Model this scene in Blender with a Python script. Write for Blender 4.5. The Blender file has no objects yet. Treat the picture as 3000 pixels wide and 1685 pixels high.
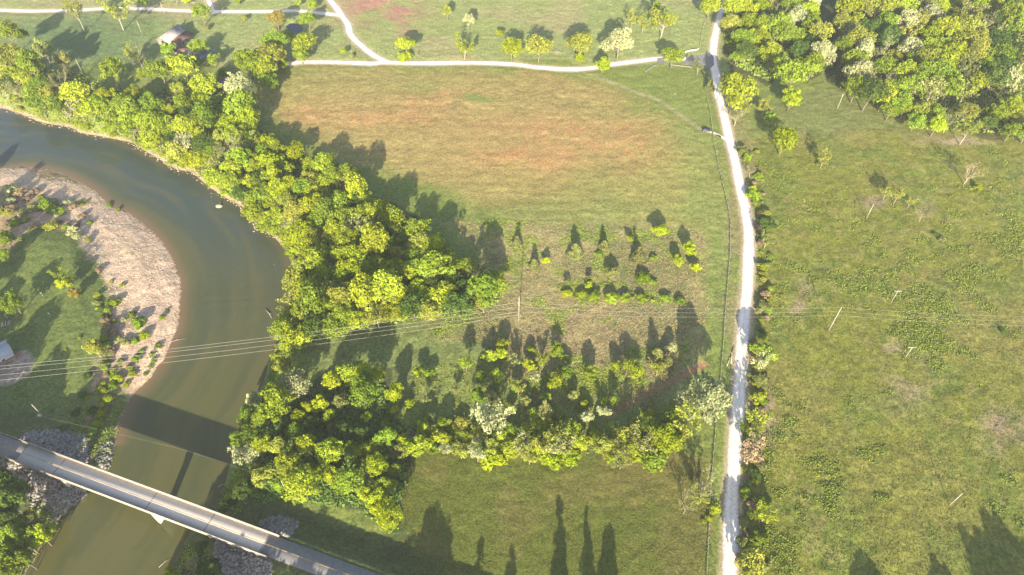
import bpy, math, random
import numpy as np
from math import radians as R
random.seed(7)
rng = np.random.default_rng(7)
sc = bpy.context.scene
COL = sc.collection
# ------------------------------------------------------------------ camera, sky, sun, exposure
CAMH, PITCH, FPX = 220.0, R(48.0), 2000.0
cd = bpy.data.cameras.new('camera'); cam = bpy.data.objects.new('camera', cd); COL.objects.link(cam)
cd.sensor_width = 36.0; cd.lens = 24.0; cd.clip_start = 1.0; cd.clip_end = 12000.0
cam.location = (0, 0, CAMH); cam.rotation_euler = (math.pi / 2 - PITCH, 0, 0)
sc.camera = cam
SUN_EL, SUN_AZ = 20.5, 3.0            # shadows run away from the camera, 3 degrees to the right
w = bpy.data.worlds.new('World'); sc.world = w; w.use_nodes = True
nt = w.node_tree; bg = nt.nodes['Background']
sky = nt.nodes.new('ShaderNodeTexSky'); sky.sky_type = 'NISHITA'; sky.sun_disc = False
sky.sun_elevation = R(SUN_EL); sky.sun_rotation = R(180 + SUN_AZ); sky.air_density = 1.0; sky.dust_density = 1.5
nt.links.new(sky.outputs[0], bg.inputs[0]); bg.inputs[1].default_value = 0.095
sl = bpy.data.lights.new('sun', 'SUN'); sun = bpy.data.objects.new('sun', sl); COL.objects.link(sun)
sl.energy = 5.0; sl.angle = R(0.6); sl.color = (1.0, 0.865, 0.65)
sun.rotation_euler = (R(90 - SUN_EL), 0, R(-SUN_AZ)); sun.location = (0, -200, 300)
vs = sc.view_settings
vs.view_transform = 'Standard'; vs.look = 'None'; vs.gamma = 1.0; vs.exposure = 1.7
sc.cycles.max_bounces = 5; sc.cycles.diffuse_bounces = 3; sc.cycles.transparent_max_bounces = 4
sc.cycles.volume_bounces = 0; sc.cycles.use_denoising = True
HAZE_DENSITY = 0.00015
# ------------------------------------------------------------------ geometry of the view -> the world
cP, sP = math.cos(PITCH), math.sin(PITCH)
def P(px, py, z=0.0):
    u, v = (px - 1500) / FPX, (842.5 - py) / FPX
    dx, dy, dz = u, cP + v * sP, -sP + v * cP
    t = (z - CAMH) / dz
    return np.array([dx * t, dy * t, z])
def proj(x, y, z):
    a = z - CAMH
    dep = y * cP - a * sP
    up = y * sP + a * cP
    return 1500 + FPX * x / dep, 842.5 - FPX * up / dep
def pxm(px, py, z=0.0):
    p = P(px, py, z); return FPX / (p[1] * cP - (z - CAMH) * sP)
def poly(pts, z=0.0): return np.array([P(a, b, z)[:2] for a, b in pts])
# ------------------------------------------------------------------ helpers
def mesh(name, V, F, mat=None, sizes=None, smooth=False):
    """V (n,3); F (m,k) array, or flat loop array with sizes"""
    V = np.asarray(V, dtype=np.float32); me = bpy.data.meshes.new(name)
    if sizes is None:
        F = np.asarray(F, dtype=np.int32); m, k = F.shape; sizes = np.full(m, k, np.int32); fl = F.ravel()
    else: fl = np.asarray(F, np.int32); sizes = np.asarray(sizes, np.int32)
    me.vertices.add(len(V)); me.vertices.foreach_set('co', V.ravel())
    me.loops.add(len(fl)); me.loops.foreach_set('vertex_index', fl)
    me.polygons.add(len(sizes)); st = np.concatenate([[0], np.cumsum(sizes)[:-1]]).astype(np.int32)
    me.polygons.foreach_set('loop_start', st); me.polygons.foreach_set('loop_total', sizes)
    if smooth: me.polygons.foreach_set('use_smooth', np.ones(len(sizes), bool))
    me.update(calc_edges=True); me.validate()
    if mat: me.materials.append(mat)
    return me
def link(name, me, parent=None, loc=(0, 0, 0), rot=0.0, **kw):
    o = bpy.data.objects.new(name, me); COL.objects.link(o); o.location = loc; o.rotation_euler = (0, 0, rot)
    if parent is not None: o.parent = parent
    for k, v in kw.items():
        if v is not None: o[k] = v
    return o
def thing(name, label, cat, loc=(0, 0, 0), rot=0.0, group=None):
    return link(name, None, None, loc, rot, label=label, category=cat, group=group)
class MB:
    def __init__(s): s.v = []; s.f = []; s.n = 0
    def add(s, V, F):
        V = np.asarray(V, float); s.v.append(V)
        for f in F: s.f.append([i + s.n for i in f])
        s.n += len(V); return s
    def box(s, c, d, rz=0.0, tilt=None):
        c = np.array(c, float); h = np.array(d, float) / 2
        V = np.array([[x, y, z] for x in (-1, 1) for y in (-1, 1) for z in (-1, 1)]) * h
        if rz:
            a, b = math.cos(rz), math.sin(rz); V = np.c_[V[:, 0] * a - V[:, 1] * b, V[:, 0] * b + V[:, 1] * a, V[:, 2]]
        return s.add(V + c, [(0, 1, 3, 2), (4, 6, 7, 5), (0, 4, 5, 1), (2, 3, 7, 6), (0, 2, 6, 4), (1, 5, 7, 3)])
    def tube(s, pts, rad, k=6, cap=True):
        pts = np.asarray(pts, float); n = len(pts); rad = np.broadcast_to(np.asarray(rad, float), (n,))
        V = []
        for i in range(n):
            t = pts[min(i + 1, n - 1)] - pts[max(i - 1, 0)]; t = t / (np.linalg.norm(t) + 1e-9)
            a = np.array([0, 0, 1.0]) if abs(t[2]) < .9 else np.array([1.0, 0, 0])
            e1 = np.cross(t, a); e1 /= np.linalg.norm(e1); e2 = np.cross(t, e1)
            for j in range(k):
                an = 2 * math.pi * j / k; V.append(pts[i] + rad[i] * (math.cos(an) * e1 + math.sin(an) * e2))
        F = [(i * k + j, i * k + (j + 1) % k, (i + 1) * k + (j + 1) % k, (i + 1) * k + j) for i in range(n - 1) for j in range(k)]
        if cap: F += [tuple(range(k))[::-1], tuple((n - 1) * k + j for j in range(k))]
        return s.add(V, F)
    def me(s, name, mat, smooth=False):
        V = np.concatenate(s.v); fl = [i for f in s.f for i in f]
        return mesh(name, V, fl, mat, [len(f) for f in s.f], smooth)
    def build(s, name, mat, parent=None, smooth=False, **kw):
        return link(name, s.me(name, mat, smooth), parent, **kw)
def vnoise(x, y, scale, seed, octaves=4, gain=.5):
    r = np.random.default_rng(seed); out = 0; amp = 1.0; tot = 0
    for o in range(octaves):
        L = r.random((256, 256)); fx = x / scale + 37.3 * o + 1000; fy = y / scale + 11.7 * o + 1000
        ix = np.floor(fx).astype(int); iy = np.floor(fy).astype(int); tx = fx - ix; ty = fy - iy
        tx = tx * tx * (3 - 2 * tx); ty = ty * ty * (3 - 2 * ty)
        a = L[ix % 256, iy % 256]; b = L[(ix + 1) % 256, iy % 256]; c = L[ix % 256, (iy + 1) % 256]; d = L[(ix + 1) % 256, (iy + 1) % 256]
        out = out + amp * ((a * (1 - tx) + b * tx) * (1 - ty) + (c * (1 - tx) + d * tx) * ty); tot += amp
        amp *= gain; scale /= 2.03
    return out / tot
def sstep(a, b, x): t = np.clip((x - a) / (b - a), 0, 1); return t * t * (3 - 2 * t)
def dist_line(x, y, pl):
    d = np.full(x.shape, 1e9)
    for (ax, ay), (bx, by) in zip(pl[:-1], pl[1:]):
        vx, vy = bx - ax, by - ay; t = np.clip(((x - ax) * vx + (y - ay) * vy) / (vx * vx + vy * vy + 1e-9), 0, 1)
        d = np.minimum(d, np.hypot(x - ax - t * vx, y - ay - t * vy))
    return d
def inside(x, y, pl):
    r = np.zeros(x.shape, bool); n = len(pl); j = n - 1
    for i in range(n):
        xi, yi = pl[i]; xj, yj = pl[j]
        c = ((yi > y) != (yj > y)) & (x < (xj - xi) * (y - yi) / (yj - yi + 1e-12) + xi)
        r ^= c; j = i
    return r
def smooth_line(pts, n=6):
    pts = np.asarray(pts, float); q = np.vstack([2 * pts[0] - pts[1], pts, 2 * pts[-1] - pts[-2]]); out = []
    for i in range(1, len(q) - 2):
        for k in range(n):
            t = k / n; p0, p1, p2, p3 = q[i - 1:i + 3]
            out.append(.5 * (2 * p1 + (p2 - p0) * t + (2 * p0 - 5 * p1 + 4 * p2 - p3) * t * t + (3 * p1 - p0 - 3 * p2 + p3) * t ** 3))
    out.append(pts[-1]); return np.array(out)
# ------------------------------------------------------------------ materials
def newmat(name, rough=.9, spec=.2):
    m = bpy.data.materials.new(name); m.use_nodes = True; b = m.node_tree.nodes['Principled BSDF']
    b.inputs['Roughness'].default_value = rough; b.inputs['Specular IOR Level'].default_value = spec
    return m, m.node_tree, b
def N(nt, typ, **kw):
    n = nt.nodes.new(typ)
    for k, v in kw.items(): setattr(n, k, v)
    return n
def noisy(name, c1, c2, scale=1.0, rough=.9, spec=.2, bump=0.0, metal=0.0, detail=5, stretch=None, contrast=(.35, .65)):
    m, t, b = newmat(name, rough, spec); b.inputs['Metallic'].default_value = metal
    tc = N(t, 'ShaderNodeTexCoord'); nz = N(t, 'ShaderNodeTexNoise'); nz.inputs['Scale'].default_value = scale; nz.inputs['Detail'].default_value = detail
    if stretch:
        mp = N(t, 'ShaderNodeMapping'); mp.inputs['Scale'].default_value = stretch; t.links.new(tc.outputs['Object'], mp.inputs[0]); t.links.new(mp.outputs[0], nz.inputs[0])
    else: t.links.new(tc.outputs['Object'], nz.inputs[0])
    rp = N(t, 'ShaderNodeValToRGB'); e = rp.color_ramp.elements
    e[0].position, e[1].position = contrast; e[0].color = (*c1, 1); e[1].color = (*c2, 1)
    t.links.new(nz.outputs[0], rp.inputs[0]); t.links.new(rp.outputs[0], b.inputs['Base Color'])
    if bump:
        bp = N(t, 'ShaderNodeBump'); bp.inputs['Strength'].default_value = bump; bp.inputs['Distance'].default_value = .1
        t.links.new(nz.outputs[0], bp.inputs['Height']); t.links.new(bp.outputs[0], b.inputs['Normal'])
    return m
def ground_mat():
    m, t, b = newmat('ground_cover', .95, .1)
    at = N(t, 'ShaderNodeAttribute', attribute_name='albedo'); tc = N(t, 'ShaderNodeTexCoord')
    n1 = N(t, 'ShaderNodeTexNoise'); n1.inputs['Scale'].default_value = .9; n1.inputs['Detail'].default_value = 6; n1.inputs['Roughness'].default_value = .7
    n2 = N(t, 'ShaderNodeTexNoise'); n2.inputs['Scale'].default_value = .12; n2.inputs['Detail'].default_value = 4
    t.links.new(tc.outputs['Object'], n1.inputs[0]); t.links.new(tc.outputs['Object'], n2.inputs[0])
    r1 = N(t, 'ShaderNodeMapRange'); r1.inputs[1].default_value = .3; r1.inputs[2].default_value = .7; r1.inputs[3].default_value = .5; r1.inputs[4].default_value = 1.5
    r2 = N(t, 'ShaderNodeMapRange'); r2.inputs[1].default_value = .3; r2.inputs[2].default_value = .7; r2.inputs[3].default_value = .88; r2.inputs[4].default_value = 1.12
    t.links.new(n1.outputs[0], r1.inputs[0]); t.links.new(n2.outputs[0], r2.inputs[0])
    mu = N(t, 'ShaderNodeMath', operation='MULTIPLY'); t.links.new(r1.outputs[0], mu.inputs[0]); t.links.new(r2.outputs[0], mu.inputs[1])
    vm = N(t, 'ShaderNodeVectorMath', operation='SCALE'); t.links.new(at.outputs['Color'], vm.inputs[0]); t.links.new(mu.outputs[0], vm.inputs['Scale'])
    t.links.new(vm.outputs[0], b.inputs['Base Color'])
    bp = N(t, 'ShaderNodeBump'); bp.inputs['Strength'].default_value = .8; bp.inputs['Distance'].default_value = .4
    t.links.new(n1.outputs[0], bp.inputs['Height']); t.links.new(bp.outputs[0], b.inputs['Normal'])
    return m
def leaf_mat(name, c, trans=.3, hue=.012, val=.22):
    m = bpy.data.materials.new(name); m.use_nodes = True; t = m.node_tree; t.nodes.clear()
    out = N(t, 'ShaderNodeOutputMaterial'); at = N(t, 'ShaderNodeAttribute', attribute_name='var'); oi = N(t, 'ShaderNodeObjectInfo')
    hs = N(t, 'ShaderNodeHueSaturation'); hs.inputs['Color'].default_value = (*c, 1)
    a = N(t, 'ShaderNodeMapRange'); a.inputs[3].default_value = .5 - hue; a.inputs[4].default_value = .5 + hue; t.links.new(oi.outputs['Random'], a.inputs[0]); t.links.new(a.outputs[0], hs.inputs['Hue'])
    v = N(t, 'ShaderNodeMapRange'); v.inputs[3].default_value = 1 - val * 1.6; v.inputs[4].default_value = 1 + val * 1.6; t.links.new(at.outputs['Fac'], v.inputs[0])
    fr = N(t, 'ShaderNodeMath', operation='MULTIPLY_ADD'); fr.inputs[1].default_value = 7.31; fr.inputs[2].default_value = .13; t.links.new(oi.outputs['Random'], fr.inputs[0])
    f2 = N(t, 'ShaderNodeMath', operation='FRACT'); t.links.new(fr.outputs[0], f2.inputs[0])
    w2 = N(t, 'ShaderNodeMapRange'); w2.inputs[3].default_value = 1 - val; w2.inputs[4].default_value = 1 + val; t.links.new(f2.outputs[0], w2.inputs[0])
    mu = N(t, 'ShaderNodeMath', operation='MULTIPLY'); t.links.new(v.outputs[0], mu.inputs[0]); t.links.new(w2.outputs[0], mu.inputs[1]); t.links.new(mu.outputs[0], hs.inputs['Value'])
    d = N(t, 'ShaderNodeBsdfDiffuse'); tr = N(t, 'ShaderNodeBsdfTranslucent'); mx = N(t, 'ShaderNodeMixShader'); mx.inputs[0].default_value = trans
    t.links.new(hs.outputs[0], d.inputs[0]); t.links.new(hs.outputs[0], tr.inputs[0]); t.links.new(d.outputs[0], mx.inputs[1]); t.links.new(tr.outputs[0], mx.inputs[2]); t.links.new(mx.outputs[0], out.inputs[0])
    return m
M = {}
M['ground'] = ground_mat()
M['L'] = leaf_mat('leaf_lime', (.28, .345, .016)); M['G'] = leaf_mat('leaf_green', (.19, .27, .026)); M['D'] = leaf_mat('leaf_dark_green', (.08, .135, .026))
M['Y'] = leaf_mat('leaf_yellow_olive', (.27, .30, .05)); M['P'] = leaf_mat('leaf_pale_silver', (.37, .40, .2)); M['O'] = leaf_mat('leaf_olive', (.22, .25, .075))
M['C'] = leaf_mat('leaf_cedar', (.19, .21, .07)); M['A'] = leaf_mat('leaf_amber', (.30, .26, .06)); M['T'] = leaf_mat('leaf_dry_tan', (.3, .23, .14))
M['K'] = leaf_mat('leaf_yellow_green', (.26, .325, .025))
M['bark'] = noisy('bark', (.14, .11, .085), (.24, .2, .16), 3)
M['palebark'] = noisy('pale_bark', (.26, .22, .17), (.4, .36, .29), 3)
M['gravel0'] = noisy('white_gravel', (.5, .45, .4), (.66, .61, .55), 3.5, bump=.15, detail=8)
M['asphalt'] = noisy('asphalt', (.17, .17, .175), (.21, .207, .205), .8, detail=8)
M['concrete'] = noisy('deck_concrete', (.5, .45, .4), (.58, .53, .47), 2.5, detail=8)
M['white_concrete'] = noisy('parapet_concrete', (.27, .24, .2), (.38, .345, .29), 1.2)
M['stone'] = noisy('limestone', (.09, .085, .08), (.32, .305, .29), 1.6, contrast=(.3, .7))  # darker than the real rock: shade on the riprap put into its colour
M['wood'] = noisy('weathered_wood', (.3, .265, .225), (.46, .41, .36), 4, stretch=(1, 1, .1))
M['fencewood'] = noisy('fence_wood', (.26, .23, .2), (.42, .38, .33), 4)
M['wire'] = noisy('wire_metal', (.32, .31, .29), (.42, .41, .39), 5, rough=.6)
M['yellow'] = noisy('yellow_paint', (.38, .26, .08), (.45, .3, .1), 2)
M['rust'] = noisy('rusty_tin', (.12, .07, .055), (.2, .115, .09), .5, stretch=(3, .5, 1))
M['greytin'] = noisy('grey_tin_roof', (.22, .17, .155), (.44, .41, .41), .45, rough=.6, stretch=(3, .4, 1))
M['bluetin'] = noisy('blue_grey_tin_roof', (.07, .08, .13), (.22, .25, .34), .5, rough=.5, stretch=(3, .4, 1))
M['purple'] = noisy('purple_roof', (.1, .045, .11), (.16, .08, .17), .8)
M['board'] = noisy('grey_boards', (.2, .18, .165), (.38, .35, .32), 2, stretch=(4, 4, .3))
M['white'] = noisy('white_siding', (.7, .7, .7), (.8, .8, .8), 1)
M['deckwood'] = noisy('red_brown_deck', (.2, .09, .06), (.3, .15, .1), 3)
M['glass'] = noisy('dark_glass', (.02, .025, .03), (.04, .045, .05), 1, rough=.1, spec=.6)
M['carpaint'] = noisy('blue_grey_paint', (.02, .028, .06), (.026, .035, .07), .3, rough=.45, spec=.4)
M['tyre'] = noisy('tyre_rubber', (.02, .02, .02), (.035, .035, .035), 4)
M['dark'] = noisy('dark_interior', (.03, .027, .025), (.05, .045, .04), 2)
M['metal'] = noisy('grey_metal', (.35, .36, .38), (.5, .51, .53), 3, rough=.5)
# ------------------------------------------------------------------ layout lines (photograph pixels -> world at the right height)
WZ = -7.0
SR = [(-900, 60), (-500, 170), (-200, 260), (0, 316), (67, 338), (125, 361), (204, 374), (233, 389), (306, 403), (390, 421), (416, 438), (466, 468), (518, 498), (559, 505), (597, 537), (655, 578), (708, 607), (737, 639), (750, 664), (779, 680), (814, 709), (840, 745), (855, 785), (857, 842), (850, 900), (822, 982), (803, 1022), (785, 1069), (776, 1104), (745, 1170), (712, 1250), (685, 1320), (668, 1374), (653, 1426), (633, 1461), (600, 1505), (563, 1549), (534, 1598), (496, 1671), (450, 1760), (400, 1860), (330, 2050)]
SL = [(-900, 330), (-500, 430), (-200, 480), (0, 494), (58, 489), (102, 492), (175, 508), (233, 535), (280, 564), (297, 581), (326, 607), (373, 625), (413, 654), (454, 689), (489, 735), (512, 782), (526, 814), (527, 850), (524, 900), (521, 944), (504, 1002), (480, 1046), (451, 1092), (416, 1130), (379, 1168), (356, 1215), (341, 1261), (330, 1321), (318, 1371), (290, 1405), (257, 1435), (222, 1485), (178, 1514), (163, 1555), (122, 1598), (87, 1657), (60, 1700), (20, 1790), (-30, 1890), (-90, 2050)]
wSR, wSL = smooth_line(poly(SR, WZ), 3), smooth_line(poly(SL, WZ), 3)
RIVER = np.vstack([wSR, wSL[::-1]])
DECKZ = 5.0
A0, B0 = P(0, 1302, DECKZ)[:2], P(750, 1583, DECKZ)[:2]
BD = (B0 - A0) / np.linalg.norm(B0 - A0); BN = np.array([-BD[1], BD[0]])
bl, br = P(64, 1325, DECKZ)[:2], P(776, 1593, DECKZ)[:2]          # ends of the concrete deck
tl, tr_ = float((bl - A0) @ BD), float((br - A0) @ BD)
HW = 3.25
def near_road(x, y):
    s = (x - A0[0]) * BD[0] + (y - A0[1]) * BD[1]; n = np.abs((x - A0[0]) * BN[0] + (y - A0[1]) * BN[1]); return s, n
pond = poly([(838, 76), (850, 70), (868, 69), (884, 76), (886, 88), (874, 97), (858, 96), (848, 92)], -.6)
def height(x, y, fine=True):
    dR, dL = dist_line(x, y, wSR), dist_line(x, y, wSL); ins = inside(x, y, RIVER)
    d = np.minimum(dR, dL); right = dR < dL
    nz = vnoise(x, y, 30, 3, 3)
    zr = -7 + 7.2 * sstep(0, 1, (dR - .3) / (10 + 8 * nz)); zl = -7 + 3.0 * np.clip(dL / 14, 0, 1) ** .8 + 3.8 * sstep(14, 40, dL + 14 * (nz - .5))
    z = np.where(right, zr, zl)
    land = z + (vnoise(x, y, 90, 5, 3) - .5) * 1.2 * sstep(20, 60, d)
    z = np.where(ins, -7 - 1.4 * sstep(0, 14, d) - .02, land)
    s, n = near_road(x, y)
    bank = (DECKZ - .25) - np.maximum(n - 4.4, 0) * .55
    gap = np.maximum(np.minimum(s - (tl - 1), (tr_ + 1) - s), 0)             # spill-through slope under the deck ends
    bank = bank - gap * .62
    z = np.where(ins & (bank < -7), z, np.maximum(z, bank))
    dp = dist_line(x, y, np.vstack([pond, pond[:1]])); ip = inside(x, y, pond)
    z = np.where(ip, -1.2, np.where(dp < 5, z * dp / 5 - .6 * (1 - dp / 5), z))
    if fine:
        fp = sstep(3, 8, dist_line(x, y, wSR)) * ~ins
        z = z + fp * ((vnoise(x, y, 3.0, 9, 3, .75) - .5) * .75) * sstep(4, 6, n)
    return z
# ------------------------------------------------------------------ terrain grid
def axis(a, b, lo, hi, st):
    mid = np.arange(a, b + st, st); l = [a]; r = [mid[-1]]; k = st
    while l[-1] > lo: k *= 1.35; l.append(l[-1] - k)
    k = st
    while r[-1] < hi: k *= 1.35; r.append(r[-1] + k)
    return np.concatenate([np.array(l[1:])[::-1], mid, np.array(r[1:])])
gx = axis(-400, 400, -3500, 3500, 1.0); gy = axis(30, 530, -3000, 4500, 1.0)
X, Y = np.meshgrid(gx, gy); xf, yf = X.ravel(), Y.ravel()
Zf = height(xf, yf)
ROADS = {
 'gravel_road': ([(2145, -60), (2134, -20), (2122, 17), (2106, 58), (2093, 116), (2089, 175), (2097, 218), (2104, 277), (2117, 320), (2127, 364), (2140, 421), (2151, 459), (2166, 537), (2179, 596), (2188, 639), (2193, 683), (2193, 741), (2189, 842), (2181, 929), (2173, 1017), (2168, 1104), (2163, 1191), (2156, 1263), (2149, 1380), (2144, 1467), (2142, 1555), (2138, 1685), (2132, 1900)], 5.4),
 'farm_lane': ([(838, 190), (890, 184), (983, 184), (1085, 187), (1128, 184), (1245, 186), (1390, 185), (1500, 189), (1573, 198), (1660, 204), (1733, 200), (1791, 189), (1878, 178), (1931, 172), (2001, 172), (2040, 174), (2086, 176)], 5.0),
 'gravel_road ': ([(1140, 185), (1100, 166), (1065, 140), (1029, 105), (1018, 70), (1006, 52), (990, 44), (925, 38), (866, 33), (750, 35), (562, 33), (408, 25), (320, 25), (204, 31), (87, 33), (0, 31), (-150, 30), (-400, 40)], 4.6),
 'gravel_road  ': ([(1004, 50), (994, 34), (983, 20), (967, 0), (950, -30), (930, -60)], 4.6),
 'driveway': ([(612, -30), (611, 0), (618, 16), (624, 33)], 3.4)}
ROADW = {k: smooth_line(poly(v[0]), 5) for k, v in ROADS.items()}
track = smooth_line(poly([(1660, 206), (1704, 213), (1791, 242), (1864, 271), (1922, 291), (1980, 329), (2024, 358), (2053, 379), (2091, 392), (2124, 404)]), 5)
for k, pl in ROADW.items():                                            # level the ground under the lanes
    m = (np.abs(xf) < 500) & (yf < 700) & (yf > 20); idx = np.where(m)[0]
    d = dist_line(xf[idx], yf[idx], pl); zc = (vnoise(xf[idx], yf[idx], 90, 5, 3) - .5) * 1.2
    wgt = 1 - sstep(3.2, 6.5, d); Zf[idx] = Zf[idx] * (1 - wgt) + zc * wgt * 1.0
Zg = Zf.reshape(X.shape)
def gz(x, y):
    x = np.asarray(x, float); y = np.asarray(y, float)
    i = np.clip(np.searchsorted(gx, x) - 1, 0, len(gx) - 2); j = np.clip(np.searchsorted(gy, y) - 1, 0, len(gy) - 2)
    tx = (x - gx[i]) / (gx[i + 1] - gx[i]); ty = (y - gy[j]) / (gy[j + 1] - gy[j])
    return (Zg[j, i] * (1 - tx) + Zg[j, i + 1] * tx) * (1 - ty) + (Zg[j + 1, i] * (1 - tx) + Zg[j + 1, i + 1] * tx) * ty
def onground(px, py, dz=0.0):
    z = 0.0
    for _ in range(6):
        p = P(px, py, z + dz); z = float(gz(p[0], p[1]))
    return p[0], p[1], z
# ------------------------------------------------------------------ ground colours (surface albedo with some shade painted in, zone by zone)
PX, PY = proj(xf, yf, Zf); PX = np.where(yf * cP - (Zf - CAMH) * sP > 20, PX, 1500)
wx = (vnoise(xf, yf, 22, 21, 4) - .5); wy = (vnoise(xf, yf, 22, 22, 4) - .5); far = np.clip(900 / np.maximum(PY + 500, 300), .35, 1.6)
QX = PX + wx * 90; QY = PY + wy * 60
def blob(cx, cy, rx, ry, p=2.0): return np.exp(-((np.abs(QX - cx) / rx) ** p + (np.abs(QY - cy) / ry) ** p))
def pm(pts, soft=0): return inside(QX, QY, np.array(pts, float))
_w = [(vnoise(xf, yf, 5, 60 + i, 3, .7) - .5, vnoise(xf, yf, 5, 70 + i, 3, .7) - .5) for i in range(6)]
def pmf(pts, amp=55, off=7):
    q = np.array(pts, float); return sum(inside(QX + a * amp + (i - 2.5) * off, QY + b * amp * .8 + (i - 2.5) * 4, q) for i, (a, b) in enumerate(_w)) / 6.0
C = np.zeros((len(xf), 3)); C[:] = (.145, .18, .045)
def mix(c, wgt): global C; wgt = np.clip(wgt, 0, 1)[:, None]; C = C * (1 - wgt) + np.array(c) * wgt
n_a = vnoise(xf, yf, 14, 31, 4); n_b = vnoise(xf, yf, 45, 32, 4); n_c = vnoise(xf, yf, 4, 33, 3, .7)
top = QY < 185
mix((.225, .255, .095), top * .9) ; mix((.185, .23, .075), .3 * top * 1.0)
mix((.25, .24, .11), top * sstep(.5, .7, n_b))
mix((.30, .17, .12), blob(1110, 15, 110, 55) * 1.6 * sstep(.2, .45, n_a) + blob(1150, 60, 60, 30) * sstep(.4, .6, n_a)); mix((.27, .19, .12), blob(1080, 75, 90, 60) * sstep(.45, .65, n_a))
mix((.1, .15, .06), blob(250, 110, 260, 80, 3))
FIELD = [(800, 210), (1000, 192), (1500, 205), (1700, 225), (2050, 400), (2095, 560), (2100, 690), (1900, 660), (1700, 650), (1500, 625), (1330, 560), (1150, 520), (980, 430), (800, 330)]
f = pmf(FIELD, 120, 26); mix((.24, .21, .07), f * .92)
mix((.165, .20, .052), f * sstep(.42, .64, n_b) * .6)
mix((.29, .185, .09), f * blob(1380, 370, 640, 190, 3) * (.25 + .4 * n_b))
for b_ in [(1740, 420, 210, 55), (1650, 375, 200, 25), (1300, 295, 120, 22), (1150, 340, 160, 30), (900, 320, 110, 40), (1880, 420, 80, 50), (1500, 460, 160, 35)]:
    mix((.38, .19, .09), sstep(2090, 1850, PX) * f * blob(*b_) * (.2 + .4 * sstep(.3, .7, n_a) + .4 * sstep(.4, .6, n_c)) * .62)
mix((.15, .19, .055), .5 * blob(1250, 260, 60, 18) + blob(1420, 300, 60, 10) + blob(1850, 620, 200, 35) * .6 + blob(1550, 610, 150, 30) * .6)
mix((.16, .20, .055), pmf([(1990, 220), (2060, 400), (2120, 600), (2120, 900), (2060, 960), (2050, 700), (1960, 400)], 90, 22) * .6)
FALL = [(1300, 640), (1600, 650), (2060, 680), (2075, 880), (2060, 1000), (1960, 1150), (1900, 1200), (1560, 1180), (1400, 1000), (1250, 1000), (1350, 880), (1420, 760)]
mix((.275, .245, .11), pmf(FALL, 110) * .85); mix((.115, .145, .05), pmf(FALL, 110) * sstep(.45, .62, n_a) * .75)
mix((.27, .2, .12), blob(1700, 960, 190, 90) * (.2 + .6 * sstep(.4, .6, n_a)))
mix((.13, .16, .055), pm([(900, 980), (1300, 930), (1480, 900), (1520, 1000), (1480, 1200), (1000, 1200)]) * .8)
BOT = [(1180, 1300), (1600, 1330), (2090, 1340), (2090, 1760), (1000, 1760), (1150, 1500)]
mix((.09, .112, .022), pmf(BOT) * .95); mix((.165, .135, .05), pm(BOT) * sstep(.5, .66, n_a) * .6 + blob(1750, 1450, 200, 70) * sstep(.45, .6, n_c) * .5)  # lens falloff painted into this field's colour, besides its own darker grass
RM = [(2190, 400), (2300, 380), (2600, 380), (2700, 370), (3300, 420), (3400, 1900), (2170, 1900)]
rm = pm(RM) * 1.0; mix((.148, .16, .03), rm); mix((.18, .168, .05), rm * sstep(.45, .68, n_b) * .8)
mix((.12, .17, .036), rm * sstep(.5, .7, n_a) * .4)
for b_ in [(2600, 1040, 45, 40), (2660, 1110, 60, 60), (2720, 640, 40, 40), (2950, 740, 40, 25), (2960, 1260, 70, 60), (2560, 590, 50, 25), (2860, 300, 50, 20), (2330, 880, 20, 50), (2240, 1200, 25, 120)]:
    mix((.27, .2, .145), blob(*b_) * sstep(.38, .58, n_a) * .9)
mix((.22, .17, .095), blob(2170, 800, 42, 700, 4) * .55 * sstep(.35, .6, n_a + .1)); mix((.30, .235, .17), blob(2780, 410, 110, 16) * .8)
mix((.14, .15, .06), pm([(2450, 235), (2560, 270), (2700, 340), (2750, 400), (2350, 400), (2260, 300)]) * .5)
mix((.085, .12, .024), rm * sstep(.56, .7, vnoise(xf, yf, 2.6, 95, 2)) * sstep(.4, .62, n_a) * .8)
mix((.22, .19, .075), rm * sstep(.6, .72, vnoise(xf, yf, 3.4, 96, 2)) * sstep(.6, .4, n_b) * .5)
# woods, lawns, banks and the gravel bar
RIPS = [[(55, 1285), (90, 1262), (170, 1258), (250, 1275), (262, 1330), (258, 1372), (200, 1350), (140, 1320)], [(0, 1345), (60, 1362), (150, 1395), (265, 1425), (245, 1460), (200, 1495), (160, 1530), (110, 1505), (70, 1450), (20, 1400)], [(755, 1535), (790, 1515), (840, 1512), (877, 1528), (862, 1555), (842, 1577), (800, 1562)], [(640, 1570), (700, 1600), (800, 1640), (790, 1700), (650, 1710), (620, 1640)]]
mix((.15, .185, .05), pm([(1180, 1080), (1500, 1050), (1700, 1080), (1900, 1120), (1960, 1200), (1950, 1300), (1700, 1340), (1400, 1330), (1180, 1300)]) * .8)
BELT = [(-700, -60), (-200, 110), (0, 165), (60, 150), (150, 205), (230, 215), (320, 255), (430, 290), (500, 240), (600, 225), (700, 240), (760, 290), (745, 370), (850, 445), (960, 470), (1050, 500), (1080, 570), (1170, 620), (1240, 670), (1300, 740), (1350, 770), (1430, 800), (1480, 840), (1450, 890), (1300, 925), (1100, 950), (960, 990), (840, 1040), (800, 1010), (810, 900), (830, 840), (840, 760), (780, 690), (720, 620), (640, 560), (560, 480), (440, 420), (330, 385), (200, 350), (60, 305), (0, 290), (-200, 230), (-700, 100)]
WOODR1 = [(2125, -120), (2385, -120), (2398, 60), (2420, 130), (2438, 195), (2390, 215), (2350, 240), (2270, 190), (2250, 240), (2150, 190), (2118, 100)]
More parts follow.
